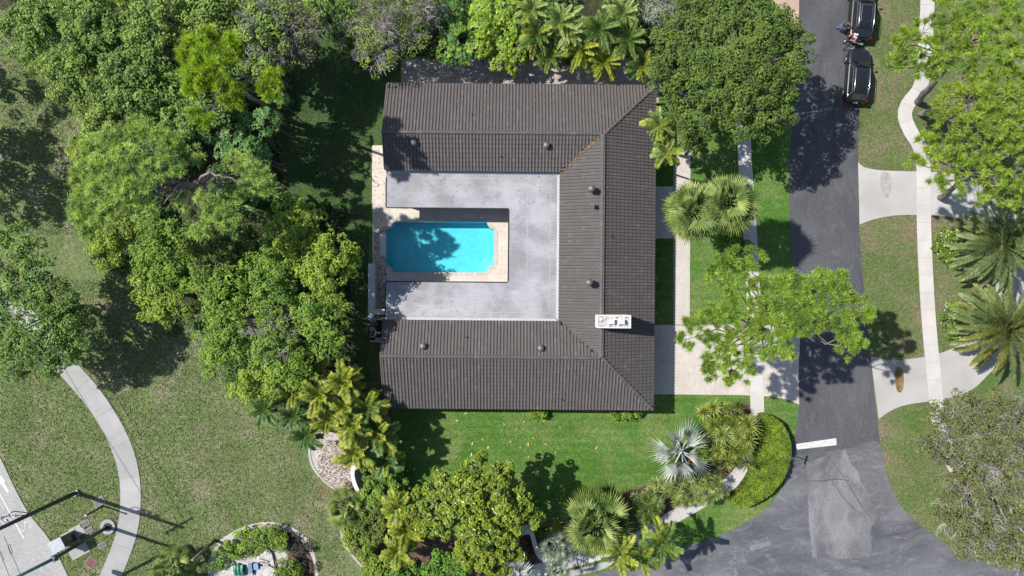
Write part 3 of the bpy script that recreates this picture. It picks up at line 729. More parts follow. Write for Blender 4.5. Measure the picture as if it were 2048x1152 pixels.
# roof vents
def roof_z(u, v):
    z = min(EZ + SL * (EU - u), EZ + SL * (EV - abs(v)))
    zi = RZ - SL * (RV - abs(v)) if abs(v) < RV else 9
    ze = RZE - SL * (RU - u) if u < RU else 9
    return max(min(z, zi if abs(v) > IV else 9, 99), min(ze, z)) if u > IU else min(z, zi)
for px, py in ((826, 287), (1091, 290), (1180, 379), (1177, 564), (848, 694), (1083, 696)):
    p = W(px, py, 4.6); u, v = p[0] - HO[0], p[1] - HO[1]; z = roof_z(u, v)
    vt = ob('roof_vent', Geo().lathe((0, 0, 0), [(.3, -.1), (.3, .05), (.15, .08), (.15, .35)], 14).mesh('roof_vent', smooth=True), MT['vent'], house, (u, v, z))
    ob('cap', Geo().lathe((0, 0, .33), [(.25, -.03), (.27, .02), (.22, .1), (.12, .15), (.0, .17)], 14).mesh('cap', smooth=True), MT['vent'], vt)
p = W(1179, 411, 4.3); u, v = p[0] - HO[0], p[1] - HO[1]
ob('roof_vent', Geo().box((0, 0, .12), (.24, .3, .34)).mesh('roof_vent'), MT['vent'], house, (u, v, roof_z(u, v)))
for px, py, z in ((942, 229, 4.2), (1000, 314, 4.0), (934, 675, 4.2), (1127, 798, 3.2), (1222, 471, 4.5)):
    p = W(px, py, z); u, v = p[0] - HO[0], p[1] - HO[1]
    ob('pipe_vent', Geo().tube([(0, 0, -.1), (0, 0, .3)], .05, 8).mesh('pipe_vent'), MT['gutter'], house, (u, v, roof_z(u, v)))

# ------------------------------------------------------------------ vegetation builders
def unit(v): return v / (np.linalg.norm(v, axis=-1, keepdims=True) + 1e-9)

def leaf_quads(c, nrm, ln, wd):
    """kite leaves at c facing nrm: returns V, Q"""
    N = len(c)
    t = unit(np.cross(nrm, rng.normal(size=(N, 3)))); b = np.cross(nrm, t)
    ln = np.broadcast_to(ln, (N,))[:, None]; wd = np.broadcast_to(wd, (N,))[:, None]
    V = np.stack([c - t * ln * .5, c - t * ln * .05 + b * wd * .5 + nrm * wd * .15, c + t * ln * .5 - nrm * ln * .08, c - t * ln * .05 - b * wd * .5 + nrm * wd * .15], 1).reshape(-1, 3)
    return V, np.arange(4 * N).reshape(N, 4)

def rand_dirs(n, zlo=-1.0):
    z = rng.uniform(zlo, 1, n); a = rng.uniform(0, 2 * math.pi, n); r = np.sqrt(1 - z * z)
    return np.c_[r * np.cos(a), r * np.sin(a), z]

def leafy(g, c, R, leaf=.24, rc=.42, dens=1.0, nl=42, flat=.72, zlo=-.4):
    ncl = max(4, int(dens * 2.1 * R * R / (rc * rc) * .8))
    d = rand_dirs(ncl, zlo)
    rad = R * rng.uniform(.62, 1.06, ncl)[:, None]
    cc = np.asarray(c) + d * rad * np.array([1, 1, flat])
    sz = rng.uniform(.65, 1.35, ncl)
    cnt = (nl * sz ** 2).astype(int) + 6
    idx = np.repeat(np.arange(ncl), cnt); N = len(idx)
    dd = rand_dirs(N, -.7)
    pos = cc[idx] + dd * (rc * sz[idx] * rng.uniform(.45, 1.0, N) ** .5)[:, None] * np.array([1, 1, .8])
    nrm = unit(dd * .6 + d[idx] * .45 + np.array([-.25, .08, .85]) + rng.normal(0, .42, (N, 3)))
    s = rng.uniform(.7, 1.3, N)
    V, Q = leaf_quads(pos, nrm, leaf * s, leaf * .58 * s)
    g.add(V, Q)

def limb(g, a, b, r0, r1, sag=.0, seg=6, wig=.12, n=6):
    a = np.asarray(a, float); b = np.asarray(b, float); t = np.linspace(0, 1, n)[:, None]
    ln = np.linalg.norm(b - a)
    P = a + (b - a) * t + np.array([0, 0, 1]) * (np.sin(t * math.pi) * sag * ln)
    w = rng.normal(0, wig * ln / n, (n, 3)); w[0] = 0; w[-1] = 0
    P = P + w
    g.tube(P, np.linspace(r0, r1, n), seg, cap=False)
    return P

def ground_px(px, py, z):
    k = (H - z) / H
    return (1024 + (px - 1024) * k, 576 + (py - 576) * k)

def lobes_disc(cx, cy, z, R, n, rl, dz=1.2):
    out = [(cx, cy, z + .3, rl * 1.1)]
    for i in range(n - 1):
        a = i * 2.399 + rng.uniform(-.4, .4); q = math.sqrt((i + .7) / n) * (R - rl * .55)
        out.append((cx + q * math.cos(a), cy + q * math.sin(a), z - dz * (q / R) ** 2 + rng.uniform(-.5, .5), rl * rng.uniform(.78, 1.2)))
    return out

def tree(name, label, mat, lobes, group=None, cat='tree', base=None, leaf=.22, rc=.42, dens=1.0, nl=52, trunk_r=.2, bark='bark', twigs=0, flat=.72, trunk=True):
    L3 = [(W(x, y, z), m(r, z)) for x, y, z, r in lobes]
    mc = np.mean([c for c, r in L3], 0)
    B = np.array([mc[0], mc[1], 0.0]) if base is None else W(*base)
    t = root(name, B, label, cat, group)
    g = Geo()
    for c, r in L3: leafy(g, c, r, leaf, rc, dens, nl, flat)
    ob('crown', g.mesh('crown', B), MT[mat], t)
    if trunk:
        g = Geo()
        fork = B + (np.array([mc[0], mc[1], mc[2] * .5]) - B) * .9
        limb(g, B - np.array([0, 0, .1]), fork, trunk_r, trunk_r * .7, seg=8, wig=.06)
        for c, r in L3:
            limb(g, fork, c, trunk_r * .45, trunk_r * .13, sag=.08)
            for k in range(3):
                limb(g, c, c + rand_dirs(1, -.1)[0] * r * .8, trunk_r * .16, .015, seg=4, n=4)
        ob('trunk', g.mesh('trunk', B, True), MT[bark], t)
    if twigs:
        g = Geo()
        for c, r in L3:
            for k in range(int(twigs * r * r) + 2):
                d = rand_dirs(1, -.1)[0]
                P = limb(g, c + d * r * .1, c + d * r * rng.uniform(.8, 1.15) * np.array([1, 1, .85]), .035, .012, seg=3, wig=.35, n=5)
                for q in range(5):
                    i = rng.integers(1, 5); e = unit(d + rng.normal(0, .8, 3))
                    P2 = limb(g, P[i], P[i] + e * r * rng.uniform(.25, .5), .018, .008, seg=3, wig=.35, n=3)
                    for q2 in range(2):
                        e2 = unit(e + rng.normal(0, .8, 3)); limb(g, P2[1], P2[1] + e2 * r * .25, .012, .006, seg=3, n=2, wig=0)
        ob('twigs', g.mesh('twigs', B), MT['bark_g'], t)
    return t

def pine(name, label, mat, lobes, base, group=None, trunk_r=.24, needle=.40, lean=0, dens=1.0, extra=()):
    L3 = [(W(x, y, z), m(r * 1.12, z)) for x, y, z, r in lobes]
    mc = np.mean([c for c, r in L3], 0); B = W(*base)
    t = root(name, B, label, 'tree', group)
    gc = Geo(); gt = Geo()
    zt = mc[2]
    top = np.array([mc[0] * .8 + B[0] * .2, mc[1] * .8 + B[1] * .2, zt * .97])
    TP = limb(gt, B - np.array([0, 0, .1]), top, trunk_r, trunk_r * .35, seg=8, wig=.05, n=12)
    for c, r in L3:
        hz = np.linalg.norm(c[:2] - top[:2])
        zi = np.clip(c[2] - hz * .35 - .4, zt * .45, zt * .93)
        i = int(np.argmin(abs(TP[:, 2] - zi)))
        limb(gt, TP[i], c - np.array([0, 0, .25 * r]), .085 if hz > 2 else .06, .025, sag=.06, wig=.3, n=7)
        nt_ = max(9, int(dens * 15 * r * r))
        d = rand_dirs(nt_, -.25); rad = r * rng.uniform(.25, 1.05, nt_)[:, None] ** .7
        cc = c + d * rad * np.array([1, 1, .5])
        for k in range(0, nt_, 2):
            s = c + (cc[k] - c) * .15 - np.array([0, 0, .25 * r])
            limb(gt, s, cc[k], .03, .014, seg=3, n=3)
        nn = 84
        ax = unit(d * .55 + np.array([0, 0, .8]) + rng.normal(0, .25, (nt_, 3)))
        idx = np.repeat(np.arange(nt_), nn); N = len(idx)
        nd = unit(ax[idx] * rng.uniform(.2, .9, (N, 1)) + rand_dirs(N) * .95)
        p0 = cc[idx] + rng.normal(0, .05, (N, 3)); ln = needle * rng.uniform(.7, 1.2, N)[:, None]
        sd = unit(np.cross(nd, rng.normal(size=(N, 3)))) * .03
        V = np.stack([p0 - sd, p0 + sd, p0 + nd * ln], 1).reshape(-1, 3)
        gc.add(V, None, np.arange(3 * N).reshape(N, 3))
    for a, b, r0, r1 in extra: limb(gt, W(*a), W(*b), r0, r1, wig=.2, n=8)
    ob('trunk', gt.mesh('trunk', B, True), MT['bark_p'], t)
    ob('crown', gc.mesh('crown', B), MT[mat], t)
    return t

# ---- fronds: a few shared meshes per kind; every frond of a palm is an object of its own
def feather_frond(Ln, droop, nl=34, wl=.3, lw=.045, vee=.5, width=.03, curl=.25):
    g = Geo(); n = 12; s = np.linspace(0, 1, n); ang = -droop * s ** 1.4
    dx = np.cos(ang); dz = np.sin(ang)
    P = np.c_[np.cumsum(dx) - dx[0], np.zeros(n), np.cumsum(dz) - dz[0]] * Ln / (n - 1)
    g.tube(P, np.linspace(width, width * .25, n), 4, cap=False)
    t = np.linspace(.14, .99, nl)
    for sd in (1, -1):
        c = np.c_[np.interp(t, s, P[:, 0]), np.zeros(nl), np.interp(t, s, P[:, 2])]
        a = np.interp(t, s, ang); T = np.c_[np.cos(a), np.zeros(nl), np.sin(a)]; U = np.c_[-np.sin(a), np.zeros(nl), np.cos(a)]
        fw = .45 + .75 * t
        d = unit(T * fw[:, None] + np.array([0, sd, 0]) + U * (vee * rng.uniform(.5, 1.3, nl))[:, None] + rng.normal(0, .08, (nl, 3)))
        ll = Ln * wl * (np.sin(np.clip(t * .93 + .07, 0, 1) * math.pi) ** .55 * .9 + .12) * rng.uniform(.85, 1.1, nl)
        b = unit(np.cross(d, U)) * lw
        mid = c + d * ll[:, None] * .55 - np.array([0, 0, 1]) * (ll * curl * .12)[:, None]
        tip = c + d * ll[:, None] - np.array([0, 0, 1]) * (ll * curl)[:, None]
        V = np.stack([c - b * .5, c + b * .5, mid + b * .9, tip, mid - b * .9], 1).reshape(-1, 3)
        k = np.arange(nl)[:, None] * 5
        g.add(V, np.hstack([k, k + 1, k + 2, k + 4]), np.hstack([k + 4, k + 2, k + 3]))
    return g

def fan_frond(Ln, R, nseg=22, spread=2.6, split=.5, droop=.35, fold=.05):
    """petiole of length Ln then a pleated fan of radius R"""
    g = Geo(); n = 5; s = np.linspace(0, 1, n)
    P = np.c_[s * Ln, np.zeros(n), -.15 * Ln * s ** 2]; g.tube(P, np.linspace(.025, .016, n), 4, cap=False)
    o = P[-1]
    a = np.linspace(-spread / 2, spread / 2, nseg + 1)
    for i in range(nseg):
        am = (a[i] + a[i + 1]) / 2; w = (a[i + 1] - a[i]) / 2
        r1 = R * split; r2 = R * rng.uniform(.86, 1.05) * (1 - .12 * abs(am) / (spread / 2))
        def pt(r, an, z): return o + np.array([r * math.cos(an), r * math.sin(an), z - droop * r * r / R])
        f = fold if i % 2 else -fold
        V = [pt(.03, am, 0), pt(r1, am - w, -fold), pt(r1 * 1.02, am, fold), pt(r1, am + w, -fold), pt(r2, am + rng.normal(0, .02), rng.normal(0, .04) - .06 * R)]
        g.add(V, None, [[0, 1, 2], [0, 2, 3], [1, 4, 2], [2, 4, 3]])
    return g

FR = {}
def frond_set(key, fn, k=4):
    FR[key] = [fn(i).mesh('frond') for i in range(k)]
frond_set('areca', lambda i: feather_frond(1.0, .9 + .25 * i, 26, .21, .02, .6, .016, .3))
frond_set('areca_b', lambda i: feather_frond(1.0, .8 + .25 * i, 22, .34, .036, .55, .02, .4))
frond_set('date', lambda i: feather_frond(1.0, .5 + .2 * i, 42, .115, .010, .45, .011, .12))
frond_set('xmas', lambda i: feather_frond(1.0, .9 + .3 * i, 22, .30, .025, .75, .018, .3))
frond_set('fan', lambda i: fan_frond(.55, .55, 22, 3.6 - .2 * i, .55, .3 + .15 * i, .02))
frond_set('fan_l', lambda i: fan_frond(.45, .62, 24, 3.3, .6, .25 + .15 * i, .022))
frond_set('bis', lambda i: fan_frond(.36, .6, 11, 1.55 + .15 * i, .34, .2 + .25 * i, .04))
frond_set('pal', lambda i: fan_frond(.5, .5, 18, 3.4, .3, .2 + .15 * i, .012))
_frond_cache = {}
def frond_me(key, i, mat):
    k = (key, i, mat)
    if k not in _frond_cache:
        me = FR[key][i].copy(); me.materials.clear(); me.materials.append(MT[mat]); _frond_cache[k] = me
    return _frond_cache[k]

def palm(name, label, key, mat, cx, cy, z, R_px, nf=22, base=None, group=None, trunk_r=.1, el=(75, -15), mat2=None, bark='bark_palm', spike=None, shaft=False):
    """crown centre at (cx,cy) as seen, at height z; R_px apparent crown radius"""
    C = W(cx, cy, z); R = m(R_px, z)
    B = W(*base) if base is not None else np.array([C[0], C[1], 0.0])
    t = root(name, B, label, 'palm', group)
    if z > .3:
        g = Geo(); n = 10; tt = np.linspace(0, 1, n)[:, None]
        P = B + (C - B) * tt; P[:, :2] += (np.sin(tt * math.pi * .5) - tt)[:, :1] * (C - B)[:2] * .5
        P[0, 2] -= .1
        r = np.linspace(trunk_r * 1.25, trunk_r * .85, n)
        g.tube(P, r, 9)
        ob('trunk', g.mesh('trunk', B, True), MT[bark], t)
        if shaft:
            g = Geo().tube([P[-1] - np.array([0, 0, .1]), P[-1] + np.array([0, 0, .5])], [trunk_r * 1.15, trunk_r * .5], 8)
            ob('crownshaft', g.mesh('crownshaft', B, True), MT['l_palm'], t)
    off = C - B
    for i in range(nf):
        f = i / max(1, nf - 1)
        az = i * 2.39996 + rng.uniform(-.25, .25)
        e = math.radians(el[0] + (el[1] - el[0]) * f ** .75 + rng.uniform(-8, 8))
        v = int(np.clip(f * 3 + rng.uniform(-.8, .8), 0, 3))
        ln = R * rng.uniform(.82, 1.12) * (1.0 if f > .25 else .85) / max(.8, math.cos(e * .5))
        mm = mat2 if (mat2 and rng.random() < .35) else mat
        ob('frond', frond_me(key, v, mm), None, t, off + np.array([0, 0, .12 * (1 - f)]), (rng.uniform(-.3, .3), -e, az), ln)
    if spike:
        g = Geo()
        for k in range(26):
            d = unit(rand_dirs(1, .2)[0]); g.tube([C, C + d * .5, C + d * .9 - np.array([0, 0, .15])], [.02, .012, .006], 4, cap=False)
        ob('flower_stalks', g.mesh('flower_stalks', B), MT['l_fall'], t)
    return t

def rosette(n, Ln, wd, el0, el1, droop=.3, tiers=1):
    g = Geo()
    for i in range(n):
        az = i * 2.39996; f = i / max(1, n - 1); e = math.radians(el0 + (el1 - el0) * f + rng.uniform(-6, 6)); l = Ln * rng.uniform(.8, 1.1)
        d = np.array([math.cos(az) * math.cos(e), math.sin(az) * math.cos(e), math.sin(e)]); s = np.array([-math.sin(az), math.cos(az), 0])
        p0 = d * .04; p1 = d * l * .5; p2 = d * l - np.array([0, 0, droop * l])
        V = [p0 - s * wd * .3, p0 + s * wd * .3, p1 + s * wd * .5 + [0, 0, .02], p2, p1 - s * wd * .5 + [0, 0, .02]]
        g.add(V, [[0, 1, 2, 4]], [[4, 2, 3]])
    return g
_ros = {}
def ros_me(kind, mat):
    k = (kind, mat)
    if k not in _ros:
        _ros[k] = []
        for v in range(3):
            g = {'umb': lambda: rosette(9, .34, .12, 12, 25, .2), 'sword': lambda: rosette(64, 1.2, .075, 82, -12, .22), 'sword_s': lambda: rosette(34, .72, .06, 78, -5, .25), 'drac': lambda: rosette(20, .5, .06, 75, 0, .3)}[kind]()
            me = g.mesh('leaf_cluster'); me.materials.append(MT[mat]); _ros[k].append(me)
    return _ros[k]

def clump_plant(name, label, kind, mat, blobs, cat='shrub', group=None, dens=9.0, scale=1.0, mat2=None, inner='l_under', maxn=150, stem=True):
    """blobs (px,py,z,r): leaf rosettes over domes, one object each; stems to the ground"""
    L3 = [(W(x, y, z), m(r, z)) for x, y, z, r in blobs]
    mc = np.mean([c for c, r in L3], 0); B = np.array([mc[0], mc[1], 0])
    t = root(name, B, label, cat, group)
    g = Geo(); cnt = 0
    for c, r in L3:
        n = int(min(dens * r * r, maxn))
        d = rand_dirs(n, -.05)
        for k in range(n):
            p = c + d[k] * r * rng.uniform(.75, 1.05) * np.array([1, 1, .75])
            ax = unit(d[k] * .8 + np.array([0, 0, .7]))
            q = Vector(ax).to_track_quat('Z', 'Y').to_euler()
            q.rotate_axis('Z', rng.uniform(0, 6.28))
            ob('leaf_cluster', ros_me(kind, mat2 if mat2 and rng.random() < .3 else mat)[k % 3], None, t, p - B, q, scale * rng.uniform(.8, 1.2))
            if stem: limb(g, c * np.array([1, 1, .55]), p, .025, .012, seg=4, n=4)
        limb(g, (c[0] + rng.uniform(-.2, .2), c[1] + rng.uniform(-.2, .2), -.05), c * np.array([1, 1, .6]), .06, .04, seg=6, n=4)
    ob('stem', g.mesh('stem', B), MT['bark'], t)
    return t

def shrub(name, label, mat, blobs, group=None, cat='shrub', leaf=.16, rc=.3, nl=40, dens=1.2, flat=.8, flowers=0):
    L3 = [(W(x, y, z), m(r, z)) for x, y, z, r in blobs]
    mc = np.mean([c for c, r in L3], 0); B = np.array([mc[0], mc[1], 0])
    t = root(name, B, label, cat, group)
    g = Geo(); gs = Geo()
    for c, r in L3:
        leafy(g, c, r, leaf, rc, dens, nl, flat, -.2)
        for k in range(4): limb(gs, (c[0], c[1], -.03), c + rand_dirs(1, 0)[0] * r * .7, .03, .01, seg=4, n=4)
    ob('foliage', g.mesh('foliage', B), MT[mat], t); ob('stem', gs.mesh('stem', B), MT['bark'], t)
    if flowers:
        g = Geo()
        for c, r in L3:
            N = int(flowers * r * r); d = rand_dirs(N, .1); pos = c + d * r * np.array([1, 1, flat]) * 1.08
            V, Q = leaf_quads(pos, unit(d + [0, 0, .8]), .11, .1); g.add(V, Q)
        ob('flowers', g.mesh('flowers', B), MT['petal'], t, kind='stuff')
    return t

# ------------------------------------------------------------------ planting
# woodland at the top left
wood = 'trees of the dense wood left of the house'
LB = lambda *a: lobes_disc(*a)
tree('broadleaf_tree', 'dark green broadleaf tree at the top left corner of the wood beside open grass', 'l_wood', LB(70, 45, 6.5, 72, 9, 34), wood, trunk_r=.18)
tree('broadleaf_tree', 'tall green broadleaf tree on the top edge near the left corner', 'l_dark', LB(180, 40, 8, 80, 10, 36), wood)
tree('broadleaf_tree', 'mid green tree at the top edge above the yellow topped pine', 'l_wood', LB(300, 50, 8.5, 85, 11, 36), wood)
tree('broadleaf_tree', 'green tree at the top edge directly right above the yellow topped pine', 'l_wood', LB(420, 30, 8, 75, 9, 36), wood)
tree('broadleaf_tree', 'thin leaved tree with grey twigs at the top edge of the wood', 'l_wood', LB(520, 55, 8, 72, 9, 36), wood, dens=.7, twigs=4)
tree('broadleaf_tree', 'sparse grey twiggy tree at the right end of the wood above the side yard', 'l_olive', LB(585, 70, 7.5, 55, 7, 30), wood, dens=.55, twigs=7)
tree('broadleaf_tree', 'dark tree at the top edge between the wood and the grey twiggy tree', 'l_dark', LB(640, 15, 6.5, 52, 7, 26), wood, dens=.9)
tree('broadleaf_tree', 'green tree on the left fringe of the wood above the low fan palm', 'l_wood', LB(150, 130, 7, 68, 8, 34), wood)
tree('broadleaf_tree', 'large green tree in the middle of the wood left of the yellow topped pine', 'l_dark', LB(270, 155, 8, 88, 11, 38), wood)
tree('broadleaf_tree', 'shaded dark green tree under the yellow topped pine', 'l_dark', LB(410, 190, 8.5, 75, 8, 34), wood)
tree('broadleaf_tree', 'green tree on the left fringe of the wood above the grey green pine', 'l_wood', LB(205, 225, 6, 66, 8, 32), wood)
tree('broadleaf_tree', 'dark tree between the two tall pines in the wood', 'l_dark', LB(340, 250, 7.5, 62, 7, 32), wood)
tree('broadleaf_tree', 'yellow green young tree at the upper left edge of the grey green pine', 'l_yel', LB(185, 300, 4.5, 52, 7, 24), wood, leaf=.2)
tree('broadleaf_tree', 'thin twiggy tree right of the yellow topped pine at the side yard edge', 'l_wood', LB(520, 130, 7, 58, 7, 28), wood, dens=.75, twigs=4)
yel = 'yellow green trees of the wood beside the house'
tree('leafy_tree', 'yellow green tree on the left edge below the grey green pine', 'l_yel', LB(225, 465, 5.5, 75, 9, 32), yel, leaf=.2)
tree('leafy_tree', 'yellow green tree below the grey green pine, second from its left edge', 'l_mid', LB(330, 510, 6, 80, 10, 34), yel, leaf=.2)
tree('leafy_tree', 'yellow green tree spreading over the tree shadow on the grass', 'l_yel', LB(330, 590, 5, 66, 8, 30), yel, leaf=.2)
tree('leafy_tree', 'dark leaved tree directly below the right lobe of the grey green pine', 'l_deep', LB(440, 480, 7.2, 80, 9, 34), yel, leaf=.2)
tree('leafy_tree', 'mid green tree at the middle of the yellow green wood', 'l_mid', LB(455, 600, 6.5, 85, 10, 34), yel, leaf=.2)
tree('leafy_tree', 'yellow green tree reaching closest to the upper side yard', 'l_yel', LB(590, 465, 7.8, 68, 9, 30), yel, leaf=.2)
tree('leafy_tree', 'bright yellow green tree with its crown nearest the pool deck', 'l_yel', LB(640, 520, 8, 70, 10, 30), yel, leaf=.2)
tree('leafy_tree', 'yellow green tree left of the one nearest the pool deck', 'l_mid', LB(545, 545, 7.5, 75, 9, 32), yel, leaf=.2)
tree('leafy_tree', 'tree with bare grey branches showing in the middle of its green crown', 'l_mid', LB(550, 655, 7, 72, 8, 32), yel, leaf=.2, dens=.85, twigs=5)
tree('leafy_tree', 'bright green tree on the right edge of the wood level with the lower roof valley', 'l_yel', LB(645, 640, 7.5, 72, 9, 32), yel, leaf=.2)
tree('leafy_tree', 'green tree over the dappled shade left of the yellow palms', 'l_mid', LB(450, 690, 5, 62, 8, 28), yel, leaf=.2)
tree('leafy_tree', 'green tree standing just above the yellow palms', 'l_mid', LB(580, 735, 5.5, 68, 8, 30), yel, leaf=.2)
tree('leafy_tree', 'small yellow green tree at the lower left tip of the wood by the grass', 'l_yel', LB(500, 770, 3.5, 46, 6, 24), yel, leaf=.2, trunk_r=.1)
tree('leafy_tree', 'bright light green small tree top in the right half of the wood', 'l_bright', [(550, 580, 8.6, 18), (566, 590, 8.4, 14), (622, 612, 9, 10)], yel, leaf=.2, trunk_r=.09)
tree('park_tree', 'dark green tree standing over the park path at the left edge', 'l_dark', [(30, 480, 5.5, 36), (60, 500, 6, 34), (20, 530, 6, 36), (75, 545, 6.5, 34), (40, 570, 6.3, 36), (90, 580, 6.2, 36), (120, 590, 6, 36), (20, 610, 6.3, 36), (70, 630, 6.8, 40), (125, 640, 6.3, 36), (150, 625, 5.6, 26), (100, 680, 6.2, 38), (145, 680, 5.7, 30), (50, 690, 6, 38), (15, 680, 6, 34), (80, 725, 5.4, 36), (30, 730, 5.4, 34), (125, 710, 5.4, 32), (110, 735, 5, 24), (150, 655, 5.6, 30), (-20, 600, 6.4, 40), (-25, 680, 6, 40)], base=(165, 612), leaf=.2, dens=1.2)
tree('columnar_tree', 'tall dark columnar tree just beyond the left edge of the photograph', 'l_dark', [(-150, 120, 3, 40), (-165, 105, 5.5, 38), (-180, 95, 8, 32)], leaf=.22)
tree('roadside_tree', 'loose green tree beyond the left edge shading the grass', 'l_dark', LB(-230, 300, 8, 100, 12, 34), leaf=.22, dens=.6)
tree('roadside_tree', 'loose green tree beyond the upper left edge shading the grass', 'l_dark', LB(-250, 190, 8, 80, 9, 30), leaf=.22, dens=.6)

pine('pine_tree', 'pine with bright yellow green needles rising from the wood', 'l_pine2',
     [(380, 95, 15, 26), (415, 85, 15.4, 28), (450, 92, 15.2, 26), (372, 125, 15, 24), (405, 120, 15.6, 30), (440, 125, 15.6, 28), (400, 155, 15, 28), (432, 150, 15, 22), (452, 178, 14.6, 26), (470, 195, 14.2, 24), (395, 228, 14, 18), (412, 236, 13.8, 14), (545, 150, 14, 16), (535, 175, 14.2, 22), (545, 195, 14, 16), (385, 180, 14.4, 20), (470, 100, 14.6, 16)], (560, 235), dens=1.5, extra=[((440, 215, 10), (412, 228, 12), .05, .03), ((450, 165, 11.8), (540, 160, 12), .06, .02)])
pine('pine_tree', 'largest pine in the wood with grey green needles and bare forked limbs', 'l_pine3',
     [(185, 300, 13.8, 26), (225, 280, 14, 28), (265, 265, 14, 28), (300, 270, 14, 26), (335, 285, 13.8, 24), (365, 290, 13.4, 22), (175, 345, 14, 28), (215, 330, 14.6, 32), (260, 315, 14.8, 32), (305, 315, 14.8, 30), (345, 330, 14.4, 26), (165, 390, 14, 28), (205, 380, 14.6, 32), (250, 370, 15, 32), (295, 365, 15, 28), (165, 430, 13.6, 26), (205, 425, 14, 30), (250, 420, 14.2, 30), (180, 460, 13.2, 22), (290, 405, 14, 22), (385, 310, 13.2, 18), (470, 325, 12, 22), (500, 335, 12.4, 24), (522, 355, 12.4, 24), (495, 368, 12, 20), (530, 380, 11.8, 18), (465, 390, 11.4, 22), (420, 405, 13.4, 26), (455, 430, 13.2, 26), (425, 450, 13, 26), (470, 455, 12.8, 18), (365, 400, 13.4, 16), (390, 470, 12.8, 16)], (485, 395), trunk_r=.34, dens=1.55,
     extra=[((442, 380, 11.5), (362, 366, 13.6), .27, .19), ((385, 370, 13), (420, 342, 14.6), .12, .08), ((420, 342, 14.6), (486, 366, 14.2), .08, .035), ((362, 366, 13.6), (328, 408, 14.8), .11, .035), ((372, 368, 13.4), (350, 402, 14.4), .09, .03), ((400, 372, 12.8), (428, 400, 13.6), .07, .03), ((362, 366, 13.6), (318, 356, 15), .09, .03)])
clump_plant('umbrella_tree', 'dark umbrella tree with glossy leaf stars between the two pines', 'umb', 'l_umb', [(430, 262, 6.9, 26), (465, 275, 7.4, 28), (495, 300, 7.4, 30), (455, 305, 7, 26), (520, 275, 6.9, 28), (535, 240, 6.7, 26), (480, 240, 6.8, 26), (520, 318, 6.4, 22), (555, 200, 6.4, 20)], 'tree', dens=20, scale=1.25)
palm('feather_palm', 'dark feather palm at the wood edge beside the upper side yard', 'xmas', 'l_palmdark', 545, 415, 3, 46, 16, trunk_r=.1)
palm('feather_palm', 'dark feather palm with spread fronds over the side yard grass', 'xmas', 'l_palmdark', 520, 385, 4, 40, 14, trunk_r=.1)
palm('feather_palm', 'yellowing small palm at the wood edge beside the upper side yard', 'xmas', 'l_areca', 548, 232, 3.2, 24, 9, trunk_r=.07)
palm('fan_palm', 'low pale fan palm on the left fringe of the wood', 'fan', 'l_palmpale', 84, 125, 1.2, 32, 18, trunk_r=.1)
palm('feather_palm', 'dark palm below the twiggy grey shrub beside the north patio', 'xmas', 'l_palmdark', 698, 105, 2.5, 44, 16, trunk_r=.1)
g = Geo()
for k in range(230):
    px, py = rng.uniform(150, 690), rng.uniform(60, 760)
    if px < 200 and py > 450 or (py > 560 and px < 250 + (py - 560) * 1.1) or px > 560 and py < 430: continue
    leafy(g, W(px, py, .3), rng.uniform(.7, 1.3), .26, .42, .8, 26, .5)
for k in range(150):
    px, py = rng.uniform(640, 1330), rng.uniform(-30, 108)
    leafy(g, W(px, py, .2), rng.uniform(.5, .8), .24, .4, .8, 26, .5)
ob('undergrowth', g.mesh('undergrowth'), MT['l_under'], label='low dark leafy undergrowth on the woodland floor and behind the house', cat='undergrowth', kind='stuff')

# along the top, behind the house
tree('twiggy_tree', 'grey twiggy tree with sparse yellow green leaves above the north patio', 'l_yel', LB(765, 50, 5.5, 98, 12, 36), leaf=.15, dens=.7, nl=30, twigs=9, trunk_r=.16)
tree('twiggy_tree', 'pale grey half bare tree top at the top edge beside the umbrella shrubs', 'l_olive', LB(850, 15, 5.5, 46, 5, 26), leaf=.16, dens=.4, twigs=11, trunk_r=.12)
clump_plant('umbrella_shrub', 'dark green umbrella shrub right of the grey twiggy tree', 'umb', 'l_umb', [(905, 30, 3.4, 30), (915, 70, 3.4, 32), (900, 100, 3, 28), (925, 105, 3, 24), (920, 0, 3.2, 28)], dens=30, scale=1.15, mat2='l_umbb')
clump_plant('umbrella_shrub', 'tall bright green umbrella shrub at the top edge between dark shrub and palms', 'umb', 'l_umbb', [(970, 20, 3.8, 32), (1010, 25, 3.8, 32), (1030, 50, 3.6, 26), (965, 60, 3.8, 28), (960, 95, 3.4, 24)], dens=30, scale=1.2)
clump_plant('umbrella_shrub', 'yellow green umbrella shrub leaning over the north patio', 'umb', 'l_umbb', [(1005, 70, 3.2, 24), (1015, 95, 3, 24), (1035, 115, 2.8, 18), (1000, 125, 2.6, 22), (1020, 138, 2.2, 14)], dens=30, scale=1.15)
ar = 'palms in the row behind the house'
